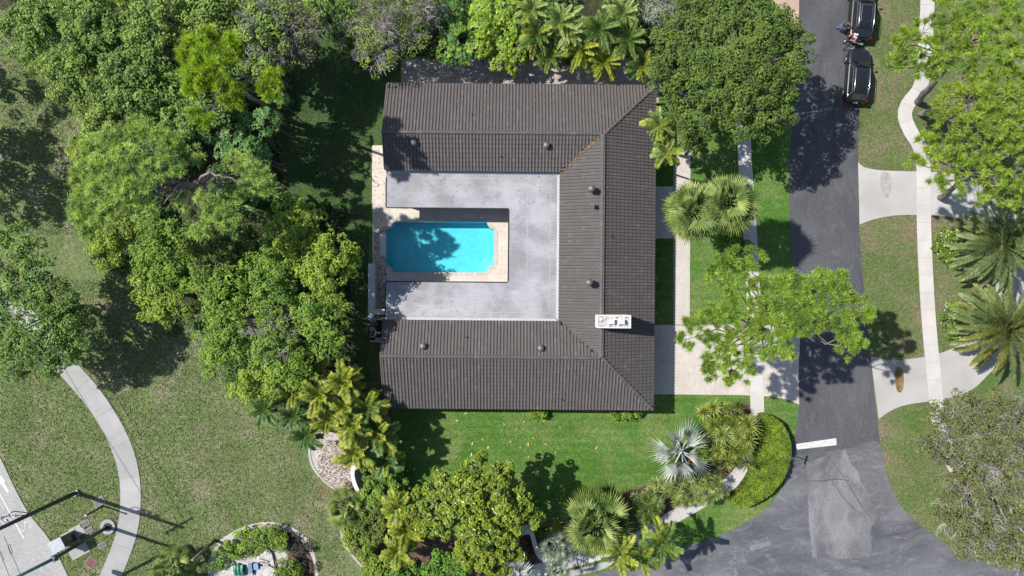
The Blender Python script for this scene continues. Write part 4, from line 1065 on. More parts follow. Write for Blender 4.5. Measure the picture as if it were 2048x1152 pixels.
for i, (x, y, z, r, mt, lb) in enumerate([(1075, 70, 4.2, 46, 'l_palm', 'leftmost green feather palm of the row behind the house'),
    (1120, 45, 4.5, 46, 'l_palmpale', 'pale feather palm at the top edge beside the bright umbrella shrub'),
    (1100, 115, 3.4, 36, 'l_palm', 'green feather palm drooping over the patio right of the umbrella shrub'),
    (1160, 100, 3.8, 44, 'l_areca', 'yellow tipped feather palm in the middle of the row behind the house'),
    (1140, 70, 4.4, 38, 'l_palmpale', 'orange tipped feather palm top behind the middle of the row'),
    (1200, 60, 4.6, 46, 'l_palm', 'tall green feather palm below the thin bare trunks at the top edge'),
    (1210, 125, 3.4, 40, 'l_areca', 'yellowish feather palm closest to the north roof edge'),
    (1255, 80, 4.4, 46, 'l_palm', 'broad green feather palm left of the big deep green tree'),
    (1285, 130, 3.5, 40, 'l_palm', 'dark feather palm at the roof corner under the big deep green tree'),
    (1245, 30, 4.2, 40, 'l_palmpale', 'pale green palm at the top edge above the deep green tree corner'),
    (1065, 20, 4.4, 38, 'l_palmpale', 'pale palm at the top edge right of the bright umbrella shrub')]):
    palm('feather_palm', lb, 'areca', mt, x, y, z, r, 27, group=ar, trunk_r=.07, mat2='l_areca' if i % 2 == 0 else None)
tree('twiggy_tree', 'grey leaved bare shrub at the top edge left of the deep green tree', 'l_silverg', LB(1320, 12, 4, 42, 5, 26), leaf=.14, dens=.45, twigs=9, trunk_r=.1)
shrub('pale_shrub', 'pale cream green shrub at the top edge among the palms', 'l_palmpale', [(1240, 8, 3.4, 16), (1232, 30, 3, 14)], leaf=.2)
tree('shade_tree', 'big deep green tree beside the roof corner with crown over the front lawn', 'l_deep', [(1345, 105, 8.2, 40), (1375, 65, 8.4, 40), (1420, 45, 8.6, 42), (1335, 150, 7.8, 38), (1375, 130, 9, 46), (1420, 110, 9.3, 46), (1365, 190, 8, 40), (1410, 180, 8.8, 42), (1395, 230, 8, 38), (1435, 240, 8, 36), (1350, 230, 7.2, 28), (1450, 200, 8.6, 36), (1440, 150, 9.2, 40), (1380, 265, 6.8, 26), (1330, 75, 7.6, 26), (1360, 25, 8, 32), (1400, 5, 8, 34), (1440, -10, 8, 34)], base=(1385, 215), leaf=.19, trunk_r=.26, dens=1.1)
tree('shade_tree', 'big deep green tree reaching over the street below the tan driveway', 'l_deep', [(1470, 30, 9.6, 40), (1510, 25, 9.8, 38), (1470, 80, 10.4, 46), (1520, 75, 10.6, 46), (1565, 60, 10, 40), (1600, 85, 9.4, 30), (1590, 120, 9.8, 34), (1545, 120, 10.6, 44), (1500, 135, 10.6, 44), (1575, 165, 9.8, 36), (1530, 175, 10.2, 42), (1485, 195, 10, 40), (1560, 215, 9.4, 34), (1515, 225, 9.6, 38), (1480, 245, 9, 32), (1540, 250, 8.8, 28), (1470, 0, 9.2, 36)], base=(1465, 240), leaf=.19, trunk_r=.28, dens=1.1)
palm('yellow_palm', 'yellow green palm above the house walk leaning on the roof edge', 'xmas', 'l_palmpale', 1318, 250, 6.5, 40, 14, trunk_r=.08, mat2='l_areca', el=(60, -25), group='slender palms by the front eave')
palm('yellow_palm', 'yellow green palm with pale stem below its twin at the front eave', 'xmas', 'l_palmpale', 1332, 305, 6.2, 38, 14, trunk_r=.08, mat2='l_areca', el=(60, -25), group='slender palms by the front eave')
palm('yellow_palm', 'small green palm under the deep green tree right of the twin palms', 'xmas', 'l_palm', 1385, 290, 4.5, 30, 12, trunk_r=.07, group='slender palms by the front eave')
fp = 'pair of large fan palms beside the front walk'
palm('large_fan_palm', 'large yellow green fan palm overhanging the front walk', 'fan_l', 'l_palmpale', 1388, 425, 8.2, 58, 46, trunk_r=.14, group=fp, mat2='l_palm')
palm('large_fan_palm', 'large pale fan palm whose crown covers the concrete sidewalk', 'fan_l', 'l_palmpale', 1455, 405, 8.8, 60, 48, trunk_r=.14, group=fp)
shrub('green_shrub', 'dark green shrub at the foot of the large fan palms', 'l_bright', [(1465, 478, 1.2, 22), (1440, 470, 1.4, 24), (1490, 490, 1, 16)], leaf=.22)
pine('pine_tree', 'tall wide pine spreading over the driveway and the street', 'l_pine',
     [(1440, 525, 11.2, 24), (1475, 515, 11.5, 22), (1505, 520, 11.5, 22), (1430, 555, 11.4, 22), (1465, 580, 11.8, 24), (1500, 560, 11.8, 20), (1545, 570, 12.4, 28), (1580, 560, 12.4, 26), (1595, 590, 12.6, 28), (1570, 610, 12.8, 30), (1620, 610, 12.6, 26), (1645, 560, 12.2, 24), (1675, 555, 12.2, 24), (1665, 585, 12.4, 28), (1695, 590, 12, 20), (1635, 640, 12.4, 24), (1725, 615, 12, 20), (1735, 635, 11.8, 16), (1680, 640, 12.2, 28), (1700, 665, 12, 24), (1690, 695, 11.8, 22), (1718, 690, 11.6, 16), (1600, 650, 12.6, 28), (1560, 650, 12.8, 30), (1520, 610, 12.4, 26), (1510, 650, 12.4, 28), (1460, 625, 11.8, 26), (1420, 630, 11.4, 24), (1400, 660, 11.2, 22), (1370, 680, 10.8, 18), (1430, 680, 11.4, 26), (1475, 675, 11.8, 26), (1530, 690, 12, 26), (1570, 695, 12, 24), (1410, 725, 10.8, 20), (1445, 720, 11.2, 24), (1490, 715, 11.4, 24), (1420, 745, 10.6, 14), (1490, 750, 10.8, 18), (1460, 755, 10.6, 12), (1385, 640, 11, 14)], (1485, 648), trunk_r=.3, dens=1.3)
rp = 'tall pines over the right hand sidewalk'
pine('pine_tree', 'bright pine at the top right corner overhanging the sidewalk', 'l_pine',
     [(1785, 95, 11.5, 22), (1790, 130, 11.2, 18), (1815, 75, 12, 26), (1820, 115, 12, 26), (1850, 60, 12.4, 28), (1855, 100, 12.6, 28), (1890, 45, 12.6, 30), (1895, 90, 13, 32), (1930, 30, 12.6, 30), (1940, 70, 13.2, 34), (1975, 25, 12.6, 30), (1985, 65, 13.2, 34), (2025, 20, 12.6, 32), (2030, 65, 13, 34), (1925, 115, 13, 30), (1965, 110, 13, 30), (2010, 110, 12.8, 32), (2050, 100, 12.6, 34), (1880, 130, 12.4, 24), (1845, 140, 11.8, 16), (1990, 0, 12, 30), (1900, 5, 12, 28)], (1835, 205), rp, trunk_r=.3, dens=.75)
pine('pine_tree', 'pine on the right edge below the top corner pine', 'l_pine',
     [(1925, 160, 12, 26), (1960, 165, 12.4, 28), (2000, 155, 12.4, 30), (2040, 150, 12.4, 32), (1905, 195, 12, 26), (1940, 205, 12.8, 32), (1985, 200, 13, 34), (2030, 200, 12.8, 34), (1880, 215, 11.6, 22), (1900, 240, 12, 28), (1945, 250, 12.8, 32), (1990, 250, 12.8, 32), (2035, 250, 12.6, 34), (2065, 180, 12, 34)], (1842, 228), rp, trunk_r=.28, dens=.75)
pine('pine_tree', 'lowest of the right hand pines with branches over the upper drive apron', 'l_pine',
     [(1850, 285, 10.6, 18), (1880, 290, 11.2, 24), (1915, 295, 11.6, 28), (1955, 300, 12, 30), (2000, 300, 12, 30), (2040, 300, 12, 32), (1860, 320, 10.6, 20), (1900, 335, 11, 26), (1945, 345, 11.4, 28), (1990, 350, 11.6, 30), (2035, 350, 11.6, 32), (1830, 325, 10.2, 14), (1910, 372, 10.4, 20), (1960, 385, 10.6, 22), (2010, 395, 10.8, 24), (1875, 365, 10.2, 14), (2050, 400, 10.8, 24)], (1880, 395), rp, trunk_r=.26, dens=.65)
dp = 'pair of date palms between the drive aprons'
palm('date_palm', 'large grey green date palm below the upper drive apron', 'date', 'l_date', 2003, 488, 3.8, 100, 78, trunk_r=.28, group=dp, mat2='l_date', el=(82, -25), spike=True, bark='bark')
palm('date_palm', 'large yellowing date palm above the lower drive apron', 'date', 'l_date', 2008, 655, 3.8, 102, 78, trunk_r=.28, group=dp, mat2='l_datey', el=(82, -25), bark='bark')
shrub('flower_hedge', 'rounded hedge with white flowers left of the upper date palm', 'l_hedge', [(1885, 470, .5, 14), (1880, 490, .5, 14), (1888, 510, .5, 14), (1905, 480, .6, 22), (1910, 510, .6, 22)], flowers=22)
shrub('flower_hedge', 'rounded hedge with white flowers left of the lower date palm', 'l_hedge', [(1897, 620, .5, 14), (1892, 640, .5, 14), (1900, 662, .5, 14), (1920, 625, .6, 22), (1922, 655, .6, 22)], flowers=26)
tree('oak_tree', 'large grey twiggy oak with thin olive leaves at the bottom right corner', 'l_olive',
     [(1880, 830, 5.4, 30), (1925, 820, 6, 36), (1980, 825, 6, 38), (2030, 835, 6, 38), (1850, 885, 4.8, 30), (1900, 870, 6.2, 38), (1955, 870, 7, 42), (2010, 880, 7, 42), (2060, 890, 6.8, 42), (1900, 920, 5.2, 28), (1960, 930, 7, 42), (2015, 935, 7, 42), (1895, 985, 5.4, 34), (1935, 980, 6.4, 40), (1985, 990, 7, 42), (2040, 990, 6.8, 42), (1890, 1040, 5.2, 32), (1935, 1035, 6, 38), (1990, 1045, 6.4, 40), (2040, 1050, 6.4, 40), (1935, 1085, 5.2, 34), (1985, 1095, 5.4, 36), (2035, 1105, 5.4, 36), (2060, 950, 7, 40)], leaf=.15, rc=.36, dens=1.15, nl=44, twigs=4.5, trunk_r=.34)

# yellow palms left of the front lawn
yp = 'yellow palms in the bed left of the front lawn'
for x, y, z, r, mt, lb, nf in [(640, 790, 5, 46, 'l_areca', 'bright yellow palm at the middle of the palm cluster left of the house', 17),
    (592, 785, 4, 36, 'l_palm', 'green palm at the left end of the yellow palm cluster', 14),
    (690, 765, 5, 42, 'l_areca', 'yellow palm at the top of the palm cluster nearest the lower roof', 16),
    (660, 840, 4, 36, 'l_areca', 'yellow palm just above the pale shell bed', 14),
    (705, 850, 4.6, 44, 'l_areca', 'yellow palm right of the shell bed in the palm cluster', 17),
    (735, 815, 4.4, 42, 'l_palm', 'green palm of the cluster closest to the corner of the roof', 16),
    (712, 905, 4, 40, 'l_areca', 'yellow palm above the curved white garden wall', 16),
    (757, 870, 4, 44, 'l_palm', 'dark green palm between the yellow palms and the front lawn', 16),
    (775, 920, 3, 40, 'l_palmdark', 'dark palm on the lawn edge right of the curved white garden wall', 15),
    (620, 745, 4.2, 40, 'l_palm', 'green palm behind the bright yellow palm below the wood', 15),
    (690, 815, 4.8, 36, 'l_areca', 'small yellow palm at the centre right of the palm cluster', 13)]:
    palm('yellow_palm', lb, 'areca_b', mt, x, y, z, r, nf, group=yp, trunk_r=.07, mat2='l_areca')
dkp = 'dark palms on the grass beside the yellow palms'
palm('dark_palm', 'dark green palm at the left tip of the palm cluster on the grass', 'xmas', 'l_palmdark', 530, 820, 4, 38, 16, group=dkp, trunk_r=.07, mat2='l_palm', base=(572, 800))
palm('dark_palm', 'dark green palm second from the left tip of the palm cluster', 'xmas', 'l_palmdark', 588, 832, 3.8, 34, 15, group=dkp, trunk_r=.07, mat2='l_palm', base=(622, 812))
palm('dark_palm', 'dark green palm hanging over the tip of the shell bed', 'xmas', 'l_palmdark', 614, 872, 3.8, 36, 16, group=dkp, trunk_r=.07, mat2='l_palm', base=(645, 845))
palm('fan_palm', 'pale green low fan palm below the shell bed', 'fan', 'l_palmpale', 690, 1012, 1.6, 38, 26, trunk_r=.1)
palm('fan_palm', 'pale low fan palm beside the timber post on the grass', 'fan', 'l_palmpale', 345, 1130, 1.6, 40, 24, trunk_r=.12)
palm('red_cordyline', 'small dark red spiky plant at the lower end of the shell bed', 'pal', 'l_red', 700, 972, .5, 16, 12, trunk_r=.04)
shrub('bed_shrub', 'dark green shrub inside the bend of the curved white garden wall', 'l_mid', [(750, 955, 1.4, 28), (770, 985, 1.4, 30), (740, 1000, 1.2, 24), (790, 960, 1.2, 24)], leaf=.22)
shrub('bed_shrub', 'green shrub between the pale fan palm and the broad leaved palm', 'l_deep', [(725, 1040, 1.2, 28), (750, 1060, 1.2, 26), (770, 1030, 1.3, 26)], leaf=.22)
shrub('bed_shrub', 'yellow green ground shrub along the curved edging at the bottom', 'l_yel', [(705, 1075, .7, 20), (722, 1095, .8, 22), (745, 1115, .8, 22), (700, 1055, .7, 16)], leaf=.2)
shrub('bed_shrub', 'dark green shrub at the bottom edge left of the round green tree', 'l_mid', [(770, 1130, 1, 26), (800, 1145, 1.1, 26), (745, 1145, .9, 22)], leaf=.2)
ap = 'broad leaved yellow palms at the bottom of the bed'
for x, y, z, r, lb in [(800, 1015, 3.2, 40, 'upper broad leaved yellow palm left of the big lawn tree'), (815, 1060, 3.4, 42, 'middle broad leaved yellow palm left of the big lawn tree'), (800, 1100, 3, 40, 'lower broad leaved yellow palm left of the big lawn tree')]:
    palm('yellow_palm', lb, 'areca_b', 'l_areca', x, y, z, r, 17, group=ap, trunk_r=.07)
# big tree on the front lawn
tree('lawn_tree', 'large leathery leaved tree with rounded leaf clumps below the front lawn', 'l_mango',
     [(948, 925, 6.6, 22), (945, 945, 6.4, 20), (885, 955, 6, 22), (922, 955, 6.4, 20), (1018, 940, 6.4, 20), (995, 955, 6.8, 22), (850, 990, 5.8, 24), (880, 985, 6.4, 28), (920, 985, 7, 28), (960, 970, 7, 26), (985, 985, 7.2, 26), (835, 1015, 5.4, 22), (870, 1020, 6.4, 28), (910, 1025, 7, 28), (955, 1010, 7.4, 28), (1000, 1010, 7, 26), (1045, 985, 6.2, 22), (860, 1050, 5.6, 24), (895, 1055, 6.2, 26), (930, 1050, 6.8, 26), (970, 1045, 7, 28), (1015, 1030, 6.8, 26), (1040, 1015, 6.4, 22), (1062, 1040, 6, 22), (1030, 1060, 6.2, 24), (990, 1070, 6.2, 24), (955, 1075, 6, 22)], base=(955, 985), leaf=.3, rc=.34, nl=34, trunk_r=.2, dens=.95)
tree('lawn_tree', 'smaller leathery leaved tree at the bottom edge left of the white corner wall', 'l_mango', [(940, 1085, 4, 24), (975, 1090, 4.2, 24), (930, 1110, 4, 26), (965, 1115, 4.2, 28), (1000, 1100, 4, 24), (1020, 1085, 3.8, 20), (1000, 1130, 3.6, 24), (1035, 1105, 3.4, 16)], leaf=.28, rc=.32, trunk_r=.12)
tree('round_tree', 'round bright green small tree at the bottom edge', 'l_bright', [(880, 1115, 3, 24), (905, 1125, 3, 24), (868, 1140, 2.8, 24), (895, 1150, 3, 26), (920, 1145, 2.8, 20), (860, 1160, 2.6, 24)], leaf=.24, trunk_r=.1)
tree('round_tree', 'low bright green bush at the bottom edge left of the round small tree', 'l_bright', [(800, 1150, 1.8, 18), (825, 1152, 1.8, 18)], leaf=.24, trunk_r=.07)
# along the front sidewalk
palm('big_fan_palm', 'big olive green fan palm at the bottom of the front lawn', 'fan', 'l_palmpale', 1192, 1045, 2.6, 66, 44, trunk_r=.22, el=(80, -10), mat2='l_palm')
palm('silver_palm', 'silver blue fan palm at the right end of the front lawn', 'bis', 'l_silver', 1362, 902, 3, 68, 13, trunk_r=.16, el=(75, 0))
palm('silver_palm', 'silver grey fan palm cut by the bottom edge beside the corner wall', 'bis', 'l_silver', 1040, 1152, 3, 52, 16, trunk_r=.13, base=(1036, 1118), el=(70, -5))
palm('grey_palm', 'grey green fan palm beside the lower end of the white corner wall', 'pal', 'l_silverg', 1112, 1095, 2.4, 38, 22, trunk_r=.1, group='grey green palms at the corner wall')
palm('grey_palm', 'grey green fan palm shading the sidewalk at the bottom edge', 'pal', 'l_silverg', 1118, 1130, 2.8, 34, 16, trunk_r=.09, group='grey green palms at the corner wall')
tp = 'three slender palms from one foot by the sidewalk'
palm('slender_palm', 'left one of three slender palms on the bottom sidewalk', 'xmas', 'l_areca', 1240, 1108, 5, 46, 12, base=(1257, 1056), group=tp, trunk_r=.07, mat2='l_palm', shaft=True, el=(65, -10))
palm('slender_palm', 'middle one of three slender palms on the bottom sidewalk', 'xmas', 'l_areca', 1284, 1116, 4.8, 44, 12, base=(1259, 1054), group=tp, trunk_r=.07, mat2='l_palm', shaft=True, el=(65, -10))
palm('slender_palm', 'right one of three slender palms leaning towards the street', 'xmas', 'l_palm', 1325, 1085, 5.4, 50, 12, base=(1261, 1052), group=tp, trunk_r=.07, mat2='l_areca', shaft=True, el=(65, -10))
sw = 'clumps of sword leaved plants at the street corner'
clump_plant('sword_plant', 'yellow green spiky clump next to the drive at the top of the corner bed', 'sword', 'l_sword', [(1425, 832, 1.5, 24), (1448, 822, 1.5, 22), (1470, 826, 1.4, 22), (1440, 845, 1.4, 20), (1485, 840, 1.3, 16)], dens=3.2, group=sw, scale=.85)
clump_plant('sword_plant', 'yellow striped spiky clump overhanging the corner hedge', 'sword', 'l_sword', [(1482, 880, 1.9, 26), (1455, 875, 1.7, 24), (1500, 862, 1.7, 20), (1478, 905, 1.5, 22), (1450, 900, 1.4, 22), (1500, 900, 1.4, 18), (1430, 880, 1.2, 20)], dens=3.4, group=sw, scale=.95)
shrub('bed_shrub', 'low green foliage under the yellow striped spiky clumps', 'l_mid', [(1430, 862, .5, 22), (1455, 855, .5, 24), (1480, 862, .5, 22), (1440, 900, .5, 24), (1470, 900, .5, 24), (1415, 890, .4, 20), (1410, 915, .4, 18), (1495, 845, .5, 18)], leaf=.2)
clump_plant('sword_plant', 'pale leafy spiky clump left of the pale walk behind the hedge', 'sword_s', 'l_swordg', [(1390, 965, 1.3, 28), (1420, 955, 1.3, 26), (1405, 990, 1.2, 24), (1435, 975, 1.1, 20)], dens=9, group=sw)
clump_plant('sword_plant', 'pale leafy spiky clump below the silver blue palm', 'sword_s', 'l_swordg', [(1345, 960, 1.3, 28), (1320, 985, 1.3, 26), (1360, 990, 1.2, 24), (1300, 1000, 1.2, 22)], dens=9, group=sw)
clump_plant('sword_plant', 'dark green spiky clump right of the big olive fan palm', 'sword_s', 'l_palm', [(1285, 1015, 1.4, 28), (1270, 1040, 1.3, 24), (1310, 1025, 1.2, 22)], dens=9, group=sw, mat2='l_swordg')
palm('red_cordyline', 'dark purple spiky plant on the mulch above the dark green clump', 'pal', 'l_red', 1262, 992, .4, 18, 12, trunk_r=.04)
shrub('bed_shrub', 'small yellow leaved plant on the mulch left of the big olive fan palm', 'l_areca', [(1118, 1056, .5, 12), (1104, 1062, .4, 8)], leaf=.22)
shrub('bed_shrub', 'small bright green plant beside the white corner wall', 'l_bright', [(1088, 1068, .5, 10)], leaf=.22)
shrub('bed_shrub', 'dark leafy ground plants left of the white corner wall', 'l_red', [(1045, 1085, .3, 12), (1058, 1100, .3, 14), (1035, 1115, .3, 14)], leaf=.18)
shrub('foundation_shrub', 'small green shrub against the south wall left of the other', 'l_mid', [(1064, 826, .6, 8), (1078, 827, .6, 9), (1090, 827, .5, 8)], leaf=.16)
shrub('foundation_shrub', 'longer green shrub against the south wall near the roof corner', 'l_mid', [(1228, 829, .5, 8), (1243, 830, .6, 9), (1260, 830, .6, 9), (1276, 829, .6, 8)], leaf=.16)
shrub('foundation_shrub', 'thin green shrub under the front eave above the grass square', 'l_bright', [(1308, 498, .6, 6), (1308, 560, .6, 6), (1306, 625, .6, 6)], leaf=.16)
# corner hedge: a clipped crescent
ho = [(1524, 832), (1545, 834), (1566, 850), (1579, 880), (1582, 908), (1575, 940), (1558, 970), (1532, 995), (1500, 1012), (1476, 1014), (1463, 1002), (1478, 985), (1495, 962), (1508, 935), (1516, 905), (1520, 868)]
hp = np.array(smooth_px(ho, 4, True))
from itertools import product
hb = W(1540, 930)
t = root('corner_hedge', hb, 'clipped crescent hedge of bright green leaves at the street corner', 'hedge')
g = Geo()
poly2 = hp
def inside_many(P, poly):
    P = np.atleast_2d(np.asarray(P, float)); poly = np.asarray(poly, float); r = np.zeros(len(P), bool)
    a = poly; b = np.roll(poly, 1, 0)
    for (xi, yi), (xj, yj) in zip(a, b):
        if yi == yj: continue
        r ^= ((yi > P[:, 1]) != (yj > P[:, 1])) & (P[:, 0] < (xj - xi) * (P[:, 1] - yi) / (yj - yi) + xi)
    return r
hq = rng.uniform([1455, 825], [1590, 1020], (40000, 2)); hq = hq[inside_many(hq, poly2)][:16000]
cs_ = np.array([W(p[0], p[1], 1.0) for p in hq]) + np.c_[np.zeros((len(hq), 2)), rng.normal(0, .07, len(hq)) + .06 * np.sin(hq[:, 0] * .35) * np.sin(hq[:, 1] * .41) + .05 * np.sin(hq[:, 0] * .13 + hq[:, 1] * .17)]
V, Q = leaf_quads(cs_, unit(np.array([0, 0, 1.0]) + rng.normal(0, .5, cs_.shape)), .14, .085); g.add(V, Q)
side_p = []
hw = np.array([W(*p, 0.0) for p in hp]); hw2 = np.array([W(*p, 1.0) for p in hp]); n_ = len(hw2)
for k in range(7000):
    i = rng.integers(n_); f = rng.random(); p = hw2[i] * (1 - f) + hw2[(i + 1) % n_] * f; p[2] = rng.uniform(.05, 1.0); side_p.append(p + rng.normal(0, .04, 3))
side_p = np.array(side_p); out = unit((side_p - W(1535, 920)) * [1, 1, 0])
V, Q = leaf_quads(side_p, unit(out + [0, 0, .4] + rng.normal(0, .5, out.shape)), .14, .085); g.add(V, Q)
ob('foliage', g.mesh('foliage', hb), MT['l_hedge'], t)
g = Geo().poly([p[:2] for p in hw2 * .999], .9, thick=.88)
ob('stem', g.mesh('stem', hb), MT['soil'], t)
# planting on the island bed at the bottom left
ib = 'shrubs round the rock in the island bed'
shrub('island_shrub', 'yellow green shrub along the top of the island bed', 'l_yel', [(465, 1088, .6, 16), (482, 1080, .7, 18), (503, 1074, .7, 20), (525, 1072, .7, 20), (545, 1074, .7, 20), (560, 1086, .7, 18), (490, 1096, .6, 18), (515, 1090, .6, 16), (468, 1104, .5, 14)], ib, leaf=.17)
shrub('island_shrub', 'green shrub at the left end of the island bed', 'l_mid', [(438, 1105, .6, 14), (430, 1125, .6, 14), (448, 1120, .6, 12)], ib, leaf=.17)
shrub('island_shrub', 'bright green clipped shrub right of the rock in the island bed', 'l_hedge', [(565, 1128, .7, 16), (582, 1130, .7, 16), (570, 1148, .7, 18), (588, 1150, .7, 16)], ib, leaf=.17)
shrub('island_shrub', 'small grey green plant in the middle of the island bed', 'l_silverg', [(570, 1100, .4, 10)], ib, leaf=.15)
shrub('island_shrub', 'dark purple low plants on the right of the island bed', 'l_purp', [(585, 1078, .3, 12), (600, 1085, .3, 14), (612, 1105, .3, 16), (605, 1120, .3, 16), (620, 1130, .3, 14), (612, 1150, .3, 18), (592, 1098, .25, 14)], ib, leaf=.15, dens=.55)

# fallen leaves
lm = []
for k in range(3):
    V, Q = leaf_quads(np.zeros((1, 3)), np.array([[.1 * k, .1, 1.0]]), .30, .15); me = Geo().add(V, Q).mesh('fallen_leaf'); me.materials.append(MT['l_fall']); lm.append(me)
spots = [(932, 827), (1009, 848), (1047, 859), (1042, 840), (1066, 876), (1091, 888), (963, 878), (966, 879), (944, 887), (1006, 886), (1021, 884), (1040, 895), (1056, 889), (976, 895), (1057, 914), (1083, 928), (914, 841), (1088, 842), (1111, 905), (1120, 855), (985, 933), (995, 923), (1075, 838), (1032, 858), (1008, 823), (1193, 895), (1085, 911), (1048, 843)]
for i, (x, y) in enumerate(spots):
    ob('fallen_leaf', lm[i % 3], None, None, W(x, y, .05), (rng.uniform(-.4, .4), rng.uniform(-.4, .4), rng.uniform(0, 6)), rng.uniform(.6, 1.3), label='fallen yellow leaf lying on the front lawn', cat='leaf', group='fallen leaves scattered on the front lawn')
g = Geo()
c = []
for x0, y0, x1, y1, N in ((748, 455, 773, 620, 700), (745, 292, 770, 450, 60), (635, 880, 712, 990, 1100), (805, 120, 1300, 165, 160)):
    c += [W(rng.uniform(x0, x1), rng.uniform(y0, y1), .075 if x1 < 800 else .05) for _ in range(N)]
def rz_(p): return roof_z(p[0] - HO[0], p[1] - HO[1])
for k in range(190):      # debris caught in the upper valley, less in the lower one
    f = rng.random(); u0 = IU + f * (RU - IU - .3); v0 = (IV + f * (RV - IV - .3)) * (1 if k < 190 else -1)
    p = HW(u0 + rng.normal(0, .07), v0 + rng.normal(0, .07)); p[2] = rz_(p) + .13; c.append(p)
for k in range(130):
    p = HW(rng.uniform(LU + .3, EU - .3), rng.choice([-1, 1]) * rng.uniform(IV + .2, EV - .3)); p[2] = rz_(p) + .14; c.append(p)
for k in range(90):
    p = HW(rng.uniform(LU + .3, IU - .2), rng.choice([-1, 1]) * rng.uniform(3.3, IV - .2), FZ + .02); c.append(p)
c = np.array(c); V, Q = leaf_quads(c, unit(np.array([0, 0, 1.0]) + rng.normal(0, .25, c.shape)), .12, .07); g.add(V, Q)
ob('leaf_litter', g.mesh('leaf_litter'), MT['l_litter'], label='brown leaf litter strewn over deck and beds', cat='leaf litter', kind='stuff')

# grass blades over the open lawns
def blades(name, label, mat, boxes, drop, dens, ln):
    pts = []
    for x0, y0, x1, y1 in boxes:
        N = int((x1 - x0) * (y1 - y0) / PPM ** 2 * dens)
        p = np.c_[rng.uniform(x0, x1, N), rng.uniform(y0, y1, N)]
        pts.append(p[~drop(p)])
    p = np.vstack(pts); N = len(p)
    c = np.c_[(p[:, 0] - 1024) / PPM, (576 - p[:, 1]) / PPM, np.full(N, .03)]
    nrm = unit(rng.normal(0, 1, (N, 3)) + np.array([0, 0, .9]))
    s = rng.uniform(.6, 1.4, N)
    V, Q = leaf_quads(c, nrm, ln * s, ln * .42 * s)
    ob(name, Geo().add(V, Q).mesh(name), MT[mat], label=label, cat='grass', kind='stuff')
path_px = np.array(smooth_px([(-60, 505), (0, 566), (30, 605), (65, 655), (100, 700), (140, 741), (185, 793), (225, 855), (250, 912), (261, 970), (260, 1030), (252, 1072), (238, 1112), (218, 1160)], 8))
EDGE_POLY = edge_l + [(-800, 1450), (-800, 610)]
BED1 = [(612, 880), (604, 905), (613, 940), (642, 972), (690, 1000), (730, 1000), (730, 860)]
BED2 = [(428, 1092), (465, 1060), (510, 1045), (548, 1043), (592, 1058), (628, 1088), (640, 1160), (420, 1160)]
def d_park(p):
    r = inside_many(p, EDGE_POLY) | inside_many(p, BED1) | inside_many(p, BED2) | (p[:, 0] > 690 - np.maximum(0, 880 - p[:, 1]) * .2)
    return r | (np.min(np.hypot(path_px[:, 0][None] - p[:, :1], path_px[:, 1][None] - p[:, 1:]), axis=1) < 19)
blades('park_grass', 'rough dry green grass of the open park left of the house', 'g_park', [(0, 60, 200, 470), (0, 700, 700, 1152), (100, 560, 450, 700)], d_park, 75, .15)
def rect(p, x0, y0, x1, y1): return (p[:, 0] > x0) & (p[:, 0] < x1) & (p[:, 1] > y0) & (p[:, 1] < y1)
def d_lawn(p):
    r = inside_many(p, road_r) | inside_many(p, mulch) | rect(p, 742, 165, 1312, 818) | rect(p, 803, 118, 1318, 205) | rect(p, 1346, 0, 1383, 652) | rect(p, 1300, 372, 1350, 478) | rect(p, 1300, 648, 1350, 790) | rect(p, 1345, 648, 1620, 795)
    return r | (rect(p, 1470, 250, 1530, 850) & (abs(p[:, 0] - np.interp(p[:, 1], [262, 420, 580, 800, 850], [1487, 1497, 1506, 1514, 1513])) < 15))
blades('lawn_grass', 'short mown green grass of the front lawn', 'g_lawn', [(780, 815, 1340, 1060), (1300, 200, 1600, 850), (1340, 960, 1570, 1100)], d_lawn, 70, .11)
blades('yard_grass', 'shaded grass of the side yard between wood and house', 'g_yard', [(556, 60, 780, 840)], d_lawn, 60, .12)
sw_px = np.array([(-60, 1856), (20, 1854), (90, 1850), (150, 1846), (182, 1836), (207, 1816), (232, 1809), (262, 1820), (292, 1838), (330, 1846), (470, 1848), (560, 1852), (730, 1865), (850, 1878), (905, 1895), (970, 1930), (1152, 2000)], float)
def d_verge(p):
    return inside_many(p, road_r) | inside_many(p, up) | inside_many(p, lo) | (abs(p[:, 0] - np.interp(p[:, 1], sw_px[:, 0], sw_px[:, 1])) < 13)
blades('verge_grass', 'patchy green and brown grass of the right hand verge', 'g_verge', [(1712, 0, 1960, 1120), (1960, 780, 2048, 1140)], d_verge, 70, .13)

# ------------------------------------------------------------------ garden walls, poles, street furniture
def ribbon_wall(name, label, pts, h, w, mat):
    P = np.array([W(x, y, h) for x, y in smooth_px(pts, 8)]); d = np.gradient(P, axis=0); d /= np.linalg.norm(d, axis=1)[:, None]; n_ = np.c_[-d[:, 1], d[:, 0], d[:, 2] * 0]
    B = np.array([P[:, 0].mean(), P[:, 1].mean(), 0])
    t = root(name, B, label, 'wall')
    ob('wall', Geo().poly([p[:2] for p in P + n_ * w / 2] + [p[:2] for p in (P - n_ * w / 2)[::-1]], h - .08, thick=h).mesh('wall', B), mat, t)
    ob('coping', Geo().poly([p[:2] for p in P + n_ * (w / 2 + .04)] + [p[:2] for p in (P - n_ * (w / 2 + .04))[::-1]], h, thick=.078).mesh('coping', B), mat, t)
ribbon_wall('garden_wall', 'curved white garden wall in the bed right of the shell bed', [(738, 913), (722, 922), (708, 936), (705, 952), (712, 975), (722, 992), (733, 1012), (743, 1032)], 1.4, .25, MT['white'])
